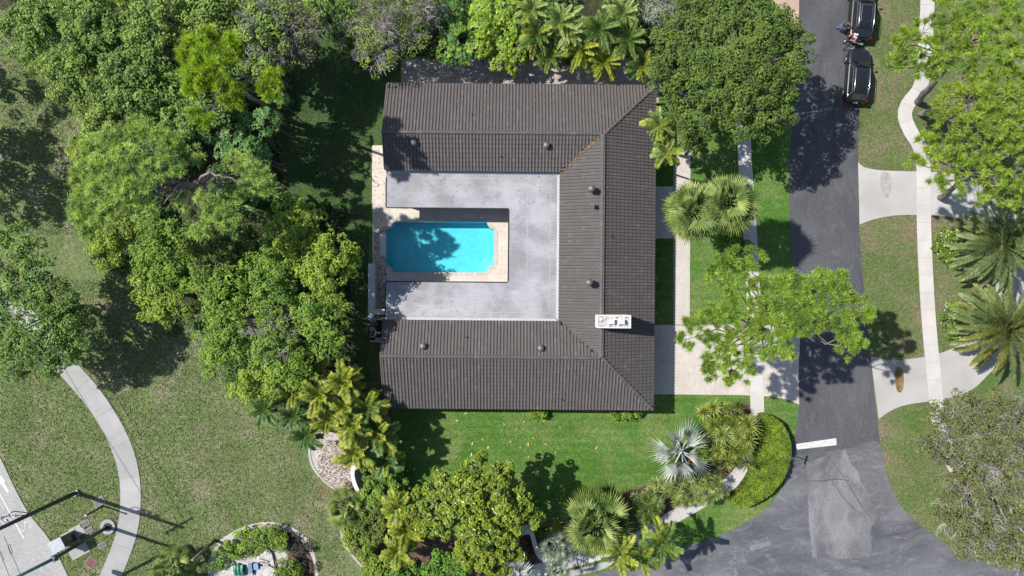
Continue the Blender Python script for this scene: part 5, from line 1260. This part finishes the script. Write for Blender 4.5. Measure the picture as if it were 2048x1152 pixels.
ribbon_wall('garden_wall', 'white angled entrance wall at the bottom beside the sidewalk', [(1030, 1071), (1046, 1066), (1062, 1066), (1068, 1084), (1074, 1103), (1082, 1116), (1094, 1121), (1106, 1116), (1112, 1106)], 1.5, .28, MT['white'])

MT['teal'] = simple('dark_green_pole_paint', (.012, .035, .035), .35, .5, .2)
MT['teal_l'] = simple('green_signal_arm_paint', (.03, .09, .095), .3, .5, .3)
MT['wood'] = ground('weathered_timber', (.16, .135, .11, 1), (.25, .22, .19, 1), 2, 14, .35)
MT['polec'] = simple('dark_concrete_pole', (.05, .055, .055), .6)
MT['galv'] = simple('galvanised_steel', (.45, .46, .47), .4, .5, .6)
MT['wht'] = simple('white_porcelain', (.78, .78, .76), .3)
MT['black'] = simple('black_rubber', (.015, .015, .016), .6)

# traffic signal pole
B = W(217, 1053); tpz = 7.0
t = root('signal_pole', B, 'dark green traffic signal pole with bolted base and long mast arm', 'signal pole')
g = Geo().tube([B, B + [0, 0, tpz]], [.17, .12], 14); ob('pole', g.mesh('pole', B, True), MT['teal'], t)
g = Geo().lathe(B, [(.0, .16), (.62, .16), (.66, .12), (.66, 0)], 24); ob('footing', g.mesh('footing', B), MT['conc_l'], t)
g = Geo().lathe(B + [0, 0, .16], [(0, .05), (.36, .05), (.36, 0)], 20); ob('base_plate', g.mesh('base_plate', B), MT['teal'], t)
for k in range(8):
    a = k * math.pi / 4; q = B + [.3 * math.cos(a), .3 * math.sin(a), .2]
    ob('bolt', Geo().tube([q, q + [0, 0, .16]], .03, 6).mesh('bolt', B), MT['galv'], t)
top = B + [0, 0, tpz]
ad = W(20, 1163, tpz) - W(112, 1117, tpz); ad /= np.linalg.norm(ad)
ob('collar', Geo().lathe(top, [(0, .2), (.12, .18), (.19, .08), (.2, -.1), (.17, -.22)], 16).mesh('collar', B, True), MT['teal_l'], t)
ob('mast_arm', Geo().tube([top + ad * .05, top + ad * 5 + [0, 0, .1], top + ad * 11 + [0, 0, .25]], [.13, .11, .08], 12).mesh('mast_arm', B, True), MT['teal_l'], t)
for s_ in (1, -1):
    q = top + np.array([-ad[1], ad[0], 0]) * .22 * s_
    ob('clamp', Geo().box(q + [0, 0, -.1], (.5, .06, .3), math.atan2(ad[1], ad[0])).mesh('clamp', B), MT['teal'], t)
for dd in (5.0, 9.0):
    q = top + ad * dd + [0, 0, -.3]
    sg = ob('signal_head', Geo().box(q, (.35, .35, 1.05)).mesh('signal_head', B), MT['black'], t)

# utility pole with crossarm and insulators
B = W(153, 985); ph = 11.3
t = root('utility_pole', B, 'tall dark utility pole leaning out of the photograph with white insulators', 'utility pole')
ob('pole', Geo().tube([B - [0, 0, .1], B + [0, 0, ph]], [.19, .13], 12).mesh('pole', B, True), MT['polec'], t)
ob('base_collar', Geo().box(B + [.02, -.02, .1], (.5, .45, .2), .4).mesh('base_collar', B), MT['galv'], t)
dr = np.array([.85, .5, 0]); dr /= np.linalg.norm(dr)
tp_ = B + [0, 0, ph - .5]
ob('crossarm', Geo().tube([tp_ - dr * 1.35, tp_ + dr * 1.35], .075, 6).mesh('crossarm', B), MT['wood'], t)
sd = np.array([dr[1], -dr[0], 0])
for zz, off in ((7.0, .35), (7.5, .55), (7.9, .3), (8.3, .6), (8.7, .4), (9.1, .55)):
    q = B + [-.1, .0, zz] - sd * off
    ob('bracket', Geo().tube([B + [0, 0, zz - .1], q], .025, 5).mesh('bracket', B), MT['galv'], t)
    ob('insulator', Geo().lathe(q, [(0, .16), (.07, .14), (.1, .09), (.06, .05), (.1, .01), (.05, -.06)], 10).mesh('insulator', B, True), MT['wht'], t)
for s_ in (-1.25, -.6, .6, 1.25):
    ob('insulator', Geo().lathe(tp_ + dr * s_ + [0, 0, .08], [(.03, 0), (.08, .06), (.05, .1), (.08, .16), (0, .24)], 10).mesh('insulator', B, True), MT['wht'], t)
pts = [B + [-.15, .12, 5.8], B + [-.5, .6, 6.9], B + [-.3, .55, 7.8], B + [-.5, .45, 8.6], B + [-.3, .2, 9.6]]
ob('cable', Geo().tube(np.array(pts), .035, 5).mesh('cable', B), MT['black'], t)
pts = [B + [-.15, .1, 6.3], B + [-.35, .35, 7.2], B + [-.6, .5, 8.0], B + [-.3, .3, 9.0]]
ob('cable', Geo().tube(np.array(pts), .03, 5).mesh('cable', B), MT['black'], t)
wd_ = W(152, 730) - W(345, 1060); wd_ /= np.linalg.norm(wd_)
for k, s_ in enumerate((-1.25, 1.25, .6)):
    A = tp_ + dr * s_ + [0, 0, .3]; n = 16; tt = np.linspace(0, 1, n)[:, None]
    P = A + wd_ * 45 * tt - np.array([0, 0, 1]) * (4 * tt * (1 - tt)) * .9
    ob('power_line', Geo().tube(P, .022, 5).mesh('power_line', B), MT['black'], None, B, label=['power line from the left end of the pole crossarm', 'power line from the right end of the pole crossarm', 'power line from the inner right insulator of the pole crossarm'][k], cat='power line', group='power lines')

# small pushbutton post
B = W(207, 1012)
t = root('button_post', B, 'short dark post with pale cap beside the park path', 'post')
ob('post', Geo().tube([B - [0, 0, .05], B + [0, 0, 2.45]], .075, 10).mesh('post', B, True), MT['polec'], t)
ob('cap', Geo().lathe(B + [0, 0, 2.45], [(.095, 0), (.09, .06), (.05, .12), (0, .14)], 12).mesh('cap', B, True), MT['wht'], t)
# timber post near the island bed
B = W(431, 1081)
t = root('timber_post', B, 'weathered timber post leaning past the pale fan palm by the island bed', 'post')
ob('post', Geo().tube([B - [0, 0, .1], B + [0, 0, 4.3]], [.15, .12], 10).mesh('post', B, True), MT['wood'], t)
ob('band', Geo().tube([B + [0, 0, 3.4], B + [0, 0, 3.5]], .135, 10).mesh('band', B, True), MT['galv'], t)
# control cabinet
B = W(142, 1075); ca = .47
t = root('control_cabinet', B, 'silver topped traffic control cabinet on a concrete slab by the left street', 'cabinet')
cab = simple('bronze_aluminium', (.30, .28, .22), .35, .5, .5)
ob('body', Geo().box(B + [0, 0, .98], (1.1, .95, 1.75), ca).mesh('body', B), cab, t)
ob('roof', Geo().box(B + [0, 0, 1.9], (1.2, 1.05, .09), ca).mesh('roof', B), simple('pale_aluminium', (.46, .48, .52), .35, .5, .2), t)
e1 = np.array([math.cos(ca), math.sin(ca), 0])
dr_ = ob('door', Geo().box(B + e1 * .56 + [0, 0, 1.0], (.03, .85, 1.55), ca).mesh('door', B), simple('dark_bronze', (.10, .095, .075), .4, .5, .4), t)
ob('handle', Geo().box(B + e1 * .60 + [0, 0, 1.0], (.05, .05, .22), ca).mesh('handle', B), MT['galv'], dr_)
for k in range(4):
    ob('louvre', Geo().box(B + e1 * .585 + [0, 0, .45 + k * .07], (.02, .5, .025), ca).mesh('louvre', B), MT['black'], dr_)
ob('plinth', Geo().box(B + [0, 0, .06], (1.3, 1.15, .12), ca).mesh('plinth', B), MT['conc_l'], t)
def pad(name, label, x, y, dx, dy, mat, cat='slab', z=.06, ang=.47, group=None):
    p = W(x, y); t = root(name, p, label, cat, group, ang)
    ob('rim', Geo().box((0, 0, z / 2), (dx, dy, z)).mesh('rim'), MT['kerb'] if mat is not MT['conc_l'] else mat, t)
    ob('lid', Geo().box((0, 0, z / 2 + .006), (dx - .07, dy - .07, z + .004)).mesh('lid'), mat, t)
pad('utility_slab', 'large stained concrete slab in front of the control cabinet', 158, 1100, 1.7, 1.1, MT['conc_l'], ang=.5)
pad('utility_slab', 'concrete slab behind the control cabinet under its shadow', 155, 1062, 1.2, .9, MT['conc_l'], ang=.5)
hh = 'handhole lids in the grass round the control cabinet'
pad('handhole_lid', 'dark concrete handhole lid under the shadow of the utility pole', 199, 1003, .95, .7, MT['lid'], 'lid', group=hh)
pad('handhole_lid', 'dark concrete handhole lid above the control cabinet', 170, 1047, .85, .45, MT['lid'], 'lid', group=hh)
pad('handhole_lid', 'dark concrete handhole lid left of the signal pole base', 178, 1061, .75, .4, MT['lid'], 'lid', group=hh)
pad('handhole_lid', 'grey concrete handhole lid below the signal pole base', 205, 1090, .75, .42, MT['lid'], 'lid', group=hh)
pad('handhole_lid', 'reddish brown handhole lid at the bottom left grass', 182, 1125, .85, .8, simple('rusty_red_lid', (.16, .05, .05), .7), 'lid', ang=.9, group=hh)

# street sign at the corner
B = W(1567, 905)
t = root('street_sign', B, 'thin street sign post seen from above at the corner hedge', 'street sign')
ob('post', Geo().tube([B - [0, 0, .1], B + [0, 0, 2.7]], .035, 8).mesh('post', B), MT['galv'], t)
ob('sign_blade', Geo().box(B + [0, 0, 2.62], (.8, .02, .2), -.3).mesh('sign_blade', B), simple('green_sign_face', (.02, .12, .06), .4), t)
ob('sign_blade', Geo().box(B + [0, 0, 2.4], (.02, .8, .2), -.3).mesh('sign_blade', B), simple('green_sign_face_b', (.02, .12, .06), .4), t)
# small fixture on the verge
B = W(1765, 685)
t = root('lawn_fixture', B, 'small dark fixture with pale end lying on the shaded verge grass', 'fixture')
ob('stem', Geo().tube([B + [-.35, .1, .05], B + [.35, -.1, .1]], [.05, .03], 7).mesh('stake', B), MT['black'], t)
ob('head', Geo().lathe(B + [-.3, .1, .05], [(0, .14), (.1, .12), (.12, .04), (.08, 0)], 10).mesh('head', B), MT['galv'], t)

# rock, pump and sprinkler gear on the island bed
B = W(520, 1128)
t = root('flat_rock', B, 'large pale flat rock slab in the island bed', 'rock')
g = Geo()
g.poly(PX(smooth_px([(452, 1120), (475, 1108), (500, 1100), (520, 1094), (540, 1098), (548, 1115), (552, 1150), (545, 1180), (470, 1180), (445, 1150)], 3, True)), .28, thick=.3)
ob('lower_slab', g.mesh('lower_slab', B), MT['rock'], t)
g = Geo().poly(PX(smooth_px([(515, 1142), (528, 1132), (548, 1138), (552, 1165), (520, 1175), (505, 1158)], 3, True), .5), .5, thick=.4)
ob('upper_slab', g.mesh('upper_slab', B), MT['rock'], t)
for k, (x, y, a) in enumerate(((527, 1121, -.3), (529, 1127, -.3), (517, 1138, .8))):
    ob('ledge', Geo().box(W(x, y, .36), (.75, .14, .2), a).mesh('ledge', B), MT['rock'], t)
B = W(482, 1135)
t = root('irrigation_pump', B, 'green ribbed pump housing on the flat rock', 'pump')
grn = simple('green_pump_plastic', (.06, .22, .15), .4)
for k in range(3):
    x = -.3 + k * .3
    P = [(B[0] + x - .05, B[1] + .42 - .06 * abs(k - 1) * 2, .3), (B[0] + x - .04, B[1] + .36, .5), (B[0] + x, B[1], .6), (B[0] + x + .06, B[1] - .36, .5), (B[0] + x + .08, B[1] - .45, .3)]
    ob('housing_rib', Geo().tube(np.array(P), .15, 10).mesh('housing_rib', B, True), grn, t)
ob('base', Geo().box(B + [.02, 0, .3], (.9, .8, .1), -.1).mesh('base', B), MT['black'], t)
B = W(505, 1132)
t = root('blue_box', B, 'pale blue lidded box with dark board beside the green pump', 'box')
blu = simple('pale_blue_plastic', (.16, .32, .48), .4)
ob('tray', Geo().box(B + [0, -.05, .34], (.42, .9, .1), .12).mesh('tray', B), simple('blue_grey_plastic', (.16, .21, .33), .5), t)
ob('body', Geo().box(B + [.52, .2, .45], (.36, .5, .3), .12).mesh('body', B), blu, t)
ob('lid', Geo().box(B + [.52, .2, .62], (.40, .54, .05), .12).mesh('lid', B), blu, t)
ob('board', Geo().box(B + [.25, -.02, .5], (.05, 1.0, .4), .12).mesh('board', B), simple('navy_board', (.02, .03, .06), .5), t)

# pool equipment on its pad
B = W(756, 665)
t = root('equipment_pad', B, 'dark equipment pad edged with grey paving blocks below the white deck wall', 'pad')
ob('pad', Geo().box(B + [.2, 0, .04], (1.1, 1.9, .08)).mesh('pad', B), MT['black'], t)
for k in range(5): ob('block', Geo().box(W(745, 640 + k * 9, .07), (.42, .36, .14)).mesh('block', B), MT['lid'] if k % 2 else MT['conc_l'], t)
for k in range(3): ob('block', Geo().box(W(745 + k * 10, 680, .07), (.4, .4, .14)).mesh('block', B), MT['conc_l'], t)
B = W(759, 646)
t = root('pool_pump', B, 'black pool pump with round strainer lid on the equipment pad', 'pump')
ob('motor', Geo().tube([B + [-.1, -.05, .3], B + [.35, .0, .3]], .13, 12).mesh('motor', B, True), MT['black'], t)
ob('strainer', Geo().lathe(B + [-.2, -.05, .08], [(.14, 0), (.14, .35), (.16, .38), (.1, .44), (0, .45)], 14).mesh('strainer', B, True), simple('brown_grey_plastic', (.10, .09, .08), .4), t)
ob('pipe', Geo().tube(np.array([B + [-.2, .05, .3], B + [-.3, .3, .3], B + [.1, .35, .3], B + [.4, .3, .1]]), .035, 7).mesh('pipe', B, True), MT['wht'], t)
B = W(757, 664)
t = root('pool_filter', B, 'black round pool filter tank with pale valve on the equipment pad', 'filter')
ob('tank', Geo().lathe(B + [0, 0, .08], [(.3, 0), (.34, .15), (.34, .6), (.25, .78), (.08, .85), (0, .86)], 18).mesh('tank', B, True), MT['black'], t)
ob('valve', Geo().lathe(B + [0, 0, .9], [(.1, 0), (.12, .05), (.1, .12), (0, .14)], 10).mesh('valve', B, True), MT['galv'], t)
for a in (0, 2.1, 4.2):
    ob('pipe', Geo().tube(np.array([B + [0, 0, .97], B + [.25 * math.cos(a), .25 * math.sin(a), .97], B + [.38 * math.cos(a), .38 * math.sin(a), .5]]), .03, 7).mesh('pipe', B, True), MT['wht'], t)
B = W(743, 636)
t = root('pool_net', B, 'blue pool skimmer net lying beside the equipment pad', 'pool net')
bl = simple('blue_net', (.04, .16, .42), .5)
ob('net', Geo().poly([(B[0] - .32, B[1] + .02), (B[0] - .15, B[1] + .16), (B[0] + .25, B[1] + .18), (B[0] + .42, B[1] + .03), (B[0] + .25, B[1] - .14), (B[0] - .1, B[1] - .16)], .22, thick=.05).mesh('net', B), bl, t)
ob('rim', Geo().tube(np.array([B + [-.32, .02, .25], B + [-.15, .17, .25], B + [.25, .19, .25], B + [.42, .03, .25], B + [.25, -.15, .25], B + [-.1, -.17, .25], B + [-.32, .02, .25]]), .022, 6).mesh('rim', B), MT['wht'], t)
ob('handle', Geo().tube(np.array([B + [.3, -.3, .26], B + [.62, .18, .3]]), .028, 6).mesh('handle', B), simple('pale_blue_handle', (.45, .6, .75), .4), t)

# ------------------------------------------------------------------ cars
carp = Mat('black_car_paint')
carp.b.inputs['Coat Weight'].default_value = .4; carp.b.inputs['Coat Roughness'].default_value = .03
MT['car'] = carp.fin((.008, .009, .012, 1), .3, .5, .0)
MT['chrome'] = simple('chrome_trim', (.75, .75, .76), .2, .5, .9, var=.05)
MT['cglass'] = simple('tinted_car_glass', (.012, .014, .018), .04, .6, var=.05)
MT['tyre'] = simple('tyre_rubber', (.02, .02, .02), .8)
MT['rim'] = simple('alloy_rim', (.35, .35, .36), .3, .5, .8)
MT['redl'] = simple('red_lamp_lens', (.16, .006, .008), .15, .6, var=.1)
MT['wlens'] = simple('clear_lamp_lens', (.2, .21, .23), .1, .6, var=.05)
def suv(label, x, y, rz, Ln=4.75, Wd=1.92, Ht=1.72, sunroof=False):
    P0 = W(x, y); t = root('parked_car', P0, label, 'car', 'black cars parked along the street', rz)
    hw = Wd / 2; h = Ln / 2
    st = [(-h, .78, .55, .95), (-h + .08, .88, .40, 1.02), (-h + .35, .97, .34, 1.08), (-1.2, 1.0, .30, 1.08), (0, 1.0, .30, 1.06), (.95, 1.0, .30, 1.05), (1.35, .99, .32, 1.03), (h - .45, .95, .34, .97), (h - .12, .86, .40, .86), (h, .72, .50, .74)]
    prof = lambda w, lo, hi: [(-w * .55, hi + .03), (-w * .86, hi), (-w * .97, hi - .1), (-w, (lo + hi) / 2), (-w * .97, lo + .06), (-w * .85, lo), (w * .85, lo), (w * .97, lo + .06), (w, (lo + hi) / 2), (w * .97, hi - .1), (w * .86, hi), (w * .55, hi + .03), (0, hi + .045)]
    V = []; nP = 13
    for yy, wf, lo, hi in st:
        V += [(px_, yy, pz) for px_, pz in prof(hw * wf, lo, hi)]
    Q = [[i * nP + j, i * nP + (j + 1) % nP, (i + 1) * nP + (j + 1) % nP, (i + 1) * nP + j] for i in range(len(st) - 1) for j in range(nP)]
    g = Geo().add(V, Q)
    for i in (0, len(st) - 1):
        c = np.mean(V[i * nP:(i + 1) * nP], 0); g.add([c] + V[i * nP:(i + 1) * nP], None, [[0, 1 + j, 1 + (j + 1) % nP] for j in range(nP)])
    body = ob('body', g.mesh('body', smooth=True), MT['car'], t)
    md = body.modifiers.new('sub', 'SUBSURF'); md.levels = 1; md.render_levels = 2
    # cabin: five rings from the windscreen foot to the tailgate
    cs = [(1.12, .80, .80, 1.06, 1.08), (.42, .84, .60, 1.05, Ht - .08), (.0, .85, .62, 1.05, Ht - .02), (-1.1, .85, .62, 1.05, Ht), (-1.75, .84, .60, 1.05, Ht - .05), (-h + .12, .80, .74, 1.05, 1.12)]
    V = []; 
    for yy, wb, wt, zb, zt in cs:
        V += [(-hw * wb * 1.0, yy, zb), (-hw * (wb * .45 + wt * .55), yy, zb * .45 + zt * .55), (-hw * wt, yy, zt - .03), (-hw * wt * .85, yy, zt), (0, yy, zt + .025), (hw * wt * .85, yy, zt), (hw * wt, yy, zt - .03), (hw * (wb * .45 + wt * .55), yy, zb * .45 + zt * .55), (hw * wb, yy, zb)]
    Q = [[i * 9 + j, i * 9 + j + 1, (i + 1) * 9 + j + 1, (i + 1) * 9 + j] for i in range(len(cs) - 1) for j in range(8)]
    cab_ = ob('cabin', Geo().add(V, Q).mesh('cabin', smooth=True), MT['car'], t)
    md = cab_.modifiers.new('sub', 'SUBSURF'); md.levels = 1; md.render_levels = 2
    def quad(name, pts, mat, par=t, off=.0):
        pts = np.array(pts, float); nr = np.cross(pts[1] - pts[0], pts[2] - pts[0]); nr /= np.linalg.norm(nr)
        c = pts.mean(0); 
        if np.dot(nr, c - np.array([0, -.4, .9])) < 0: nr = -nr; 
        F = pts + nr * .02; Bk = pts - nr * .03; n = len(pts); j = np.arange(n); k = (j + 1) % n
        gg = Geo().add(np.vstack([F, Bk]), np.c_[j, k, k + n, j + n]); 
        gg.add(np.vstack([F, F.mean(0)]), None, np.c_[j, k, np.full(n, n)])
        return ob(name, gg.mesh(name), mat, par)
    quad('windscreen', [(-hw * .74, 1.06, 1.13), (hw * .74, 1.06, 1.13), (hw * .57, .46, Ht - .08), (0, .5, Ht - .05), (-hw * .57, .46, Ht - .08)], MT['cglass'])
    quad('rear_window', [(-hw * .68, -h + .16, 1.18), (hw * .68, -h + .16, 1.18), (hw * .56, -1.82, Ht - .1), (-hw * .56, -1.82, Ht - .1)], MT['cglass'])
    for s_ in (1, -1):
        wp = [(s_ * hw * .845, .80, 1.10), (s_ * hw * .70, .36, Ht - .2), (s_ * hw * .69, -1.62, Ht - .18), (s_ * hw * .80, -1.95, 1.2), (s_ * hw * .86, -1.7, 1.10)]
        w_ = quad('side_window', wp, MT['cglass'])
        ob('window_trim', Geo().tube(np.array(wp + wp[:1]) + [s_ * .02, 0, .01], .018, 6).mesh('window_trim'), MT['chrome'], w_)
        ob('roof_rail', Geo().tube(np.array([(s_ * hw * .60, .38, Ht - .08), (s_ * hw * .62, .2, Ht + .04), (s_ * hw * .63, -.8, Ht + .065), (s_ * hw * .62, -1.5, Ht + .04), (s_ * hw * .60, -1.72, Ht - .06)]), .024, 6).mesh('roof_rail', smooth=True), MT['chrome'], t)
        ob('mirror', Geo().box((s_ * (hw + .1), .88, 1.12), (.22, .12, .14), s_ * .2, .8).mesh('mirror'), MT['car'], t)
        ob('headlight', Geo().box((s_ * hw * .62, h - .18, .80), (.36, .3, .12), -s_ * .45, .8).mesh('headlight'), MT['wlens'], t)
        ob('tail_light', Geo().box((s_ * hw * .80, -h + .16, .99), (.26, .26, .2), s_ * .4, .85).mesh('tail_light'), MT['redl'], t)
        ob('door_seam', Geo().box((s_ * hw * .995, -.25, .75), (.012, .02, .55)).mesh('door_seam'), MT['black'], t)
        for yy in (1.42, -1.42):
            wh = ob('wheel', Geo().tube([(s_ * (hw - .22), yy, .35), (s_ * (hw + .0), yy, .35)], .35, 20).mesh('wheel'), MT['tyre'], t)
            ob('rim', Geo().tube([(s_ * (hw - .02), yy, .35), (s_ * (hw + .012), yy, .35)], [.24, .22], 16).mesh('rim'), MT['rim'], wh)
    ob('bumper', Geo().tube(np.array([(-hw * .8, h - .18, .5), (-hw * .5, h + .0, .5), (hw * .5, h, .5), (hw * .8, h - .18, .5)]), .08, 8).mesh('bumper', smooth=True), MT['black'], t)
    ob('bumper', Geo().tube(np.array([(-hw * .85, -h + .12, .55), (-hw * .5, -h - .04, .55), (hw * .5, -h - .04, .55), (hw * .85, -h + .12, .55)]), .09, 8).mesh('bumper', smooth=True), MT['black'], t)
    ob('number_plate', Geo().box((0, -h - .035, .78), (.36, .03, .14)).mesh('number_plate'), MT['wht'], t)
    if sunroof:
        ob('sunroof', Geo().box((0, -.55, Ht + .03), (.86, 1.35, .02)).mesh('sunroof'), MT['cglass'], t)
        ob('sunroof_trim', Geo().tube(np.array([(-.44, .14, Ht + .02), (.44, .14, Ht + .02), (.44, -1.24, Ht + .02), (-.44, -1.24, Ht + .02), (-.44, .14, Ht + .02)]), .018, 5).mesh('sunroof_trim'), MT['chrome'], t)
    return t
suv('black car with silver window trim and red tail light parked behind the other black car', 1706, 156, -.085, 4.65)
suv('black car with glass roof cut by the top edge of the photograph', 1714, 30, -.09, 4.85, 1.98, 1.78, True)

# ------------------------------------------------------------------ people
def person(label, loc, rz, J, colors, voxel=.012):
    """J: list of (name, a, b, ra, rb, colour key); capsules fused into one body mesh"""
    t = root('person', loc, label, 'person', None, rz)
    g = Geo()
    for nm, a, b, ra, rb, ck in J:
        a = np.array(a, float); b = np.array(b, float); d = b - a; ln = np.linalg.norm(d); d = d / (ln + 1e-9)
        tt = []; rr = []
        for k in range(5): q = -math.cos(k / 4 * math.pi / 2); tt.append(a + d * ra * q); rr.append(ra * math.sqrt(max(0, 1 - q * q)) + .001)
        for k in range(5): q = math.sin(k / 4 * math.pi / 2); tt.append(b + d * rb * q); rr.append(rb * math.sqrt(max(0, 1 - q * q)) + .001)
        g.tube(np.array(tt), rr, 12)
    me0 = g.mesh('tmp'); o = bpy.data.objects.new('tmp', me0); sc.collection.objects.link(o)
    md = o.modifiers.new('r', 'REMESH'); md.mode = 'VOXEL'; md.voxel_size = voxel
    sm = o.modifiers.new('s', 'SMOOTH'); sm.iterations = 2; sm.factor = .4
    dg = bpy.context.evaluated_depsgraph_get(); me = bpy.data.meshes.new_from_object(o.evaluated_get(dg))
    bpy.data.objects.remove(o); me.name = 'body'
    keys = sorted({j[5] for j in J}); me.materials.clear()
    for k in keys: me.materials.append(colors[k])
    nf = len(me.polygons); C = np.zeros(nf * 3); me.polygons.foreach_get('center', C); C = C.reshape(-1, 3)
    D = []
    for nm, a, b, ra, rb, ck in J:
        a = np.array(a, float); b = np.array(b, float); ab = b - a; f = np.clip(((C - a) @ ab) / (ab @ ab + 1e-9), 0, 1)
        D.append(np.linalg.norm(C - a - f[:, None] * ab, axis=1) - (ra + (rb - ra) * f))
    best = np.argmin(np.array(D), 0)
    me.polygons.foreach_set('material_index', np.array([keys.index(J[i][5]) for i in best], np.int32))
    me.polygons.foreach_set('use_smooth', np.ones(nf, bool)); me.update()
    ob('body', me, None, t)
    return t
def hand(J, w, d, side, ck, curl=.5):
    w = np.array(w, float); d = unit(np.array(d, float)); s = unit(np.cross(d, [0, 0, 1.0])); dn = np.array([0, 0, -1.0])
    J.append(('palm', w, w + d * .075, .03, .036, ck))
    for k, l in enumerate((.062, .074, .070, .055)):
        b = w + d * .085 + s * (k - 1.5) * .021; m1 = b + d * l * .5; tip = m1 + unit(d * (1 - curl) + dn * curl) * l * .55
        J.append(('finger', b, m1, .0095, .009, ck)); J.append(('finger', m1, tip, .009, .008, ck))
    b = w + d * .02 - s * .03 * side; J.append(('thumb', b, b + unit(d - s * side * .9) * .05, .012, .01, ck)); b2 = b + unit(d - s * side * .9) * .05; J.append(('thumb', b2, b2 + unit(d + dn * .3) * .03, .01, .009, ck))
skin = simple('light_skin', (.50, .33, .27), .5); hairm = simple('reddish_brown_hair', (.16, .07, .045), .6); jean = simple('blue_denim', (.12, .20, .36), .8, scale=20); dtop = simple('dark_grey_top', (.02, .022, .03), .8)
wcap = simple('white_cap', (.8, .8, .78), .7); ptop = simple('pale_pink_top', (.62, .42, .40), .8); wsh = simple('white_shoe', (.75, .75, .73), .6); dsh = simple('dark_shoe', (.04, .035, .03), .6); grys = simple('dark_shorts', (.06, .06, .07), .8)
def figure(stride, lean, armR, armL, top, bottom, shoe, hairk, sleeve='skin', headturn=(0, 1)):
    hipz = .92; ch = np.array([0, lean * .75, 1.36]); nk = np.array([0, lean * .95, 1.47]); hd = np.array([0, lean * 1.05 + .02, 1.60])
    J = [('pelvis', (-.08, 0, hipz), (.08, 0, hipz), .125, .125, bottom), ('waist', (0, lean * .1, 1.0), (0, lean * .4, 1.15), .125, .125, top), ('chest', (-.09, lean * .7, 1.30), (.09, lean * .7, 1.30), .12, .12, top),
         ('shoulder', (-.17, lean * .85, 1.40), (.17, lean * .85, 1.40), .065, .065, top), ('neck', ch, nk, .055, .05, 'skin'), ('head', nk + [0, .01, .06], hd + [0, 0, .03], .075, .092, 'skin'),
         ('hair', hd + [0, -.03, .035], hd + [0, -.005, .06], .095, .088, hairk), ('nose', hd + [0, .085, -.02], hd + [0, .1, -.035], .013, .015, 'skin'), ('chin', hd + [0, .05, -.09], hd + [0, .055, -.085], .035, .03, 'skin'),
         ('ear', hd + [.092, 0, -.01], hd + [.092, -.01, -.03], .015, .012, 'skin'), ('ear', hd + [-.092, 0, -.01], hd + [-.092, -.01, -.03], .015, .012, 'skin')]
    for s_, st_, arm in ((1, stride, armR), (-1, -stride, armL)):
        kn = np.array([s_ * .1, st_ * .5 + .03, .50]); an = np.array([s_ * .11, st_, .09])
        J += [('thigh', (s_ * .095, 0, .88), kn, .092, .062, bottom), ('calf', kn, an, .062, .042, bottom), ('foot', an + [0, -.04, -.045], an + [0, .14, -.05], .045, .038, shoe)]
        sh = np.array([s_ * .19, lean * .85, 1.39]); el, wr = np.array(arm[0], float), np.array(arm[1], float)
        J += [('upper_arm', sh, sh * .45 + el * .55, .055, .047, top), ('elbow', sh * .45 + el * .55, el, .045, .042, sleeve), ('forearm', el, wr, .042, .03, sleeve)]
        hand(J, wr, wr - el, s_, 'skin')
    return J
J = figure(.16, .12, ((.27, .22, 1.15), (.2, .45, 1.12)), ((-.28, .2, 1.15), (-.18, .44, 1.1)), 'top', 'jean', 'shoe', 'hair')
person('person in blue jeans and dark top reaching towards the car at the top edge', W(1675, 60, .03), -math.pi / 2 - .1, J, {'skin': skin, 'hair': hairm, 'jean': jean, 'top': dtop, 'shoe': dsh})
J = figure(.22, .05, ((.3, .05, 1.12), (.26, .26, 1.02)), ((-.3, .08, 1.12), (-.2, .3, 1.1)), 'top', 'short', 'shoe', 'cap')
person('person in white cap and pale top standing between the two parked cars', W(1697, 83, .03), math.pi * .6, J, {'skin': skin, 'cap': wcap, 'short': grys, 'top': ptop, 'shoe': wsh})
# folding stand beside the cars
B = W(1693, 94)
t = root('folding_stand', B, 'black folding stand with crossed legs on the asphalt in front of the parked car', 'stand')
for a, b in (((1685, 86), (1702, 95)), ((1701, 86), (1686, 101)), ((1685, 101), (1695, 101)), ((1684, 85.5), (1694, 85.5))):
    A, C_ = W(*a), W(*b); A[2] = .05; C_[2] = .35 if b[1] < 100 and b[0] > 1699 else .05
    ob('leg', Geo().tube([A, C_], .022, 6).mesh('leg', B), MT['black'], t)
A, C_ = W(1705, 83.5, .75), W(1726, 89, .75)
ob('top_bar', Geo().box((A + C_) / 2, (np.linalg.norm(C_ - A), .16, .04), math.atan2(C_[1] - A[1], C_[0] - A[0])).mesh('top_bar', B), simple('grey_board', (.20, .19, .175), .5), t)
for q in (A, C_):
    ob('leg', Geo().tube([q, np.array([q[0] * .998, q[1], .02])], .022, 6).mesh('leg', B), MT['black'], t)
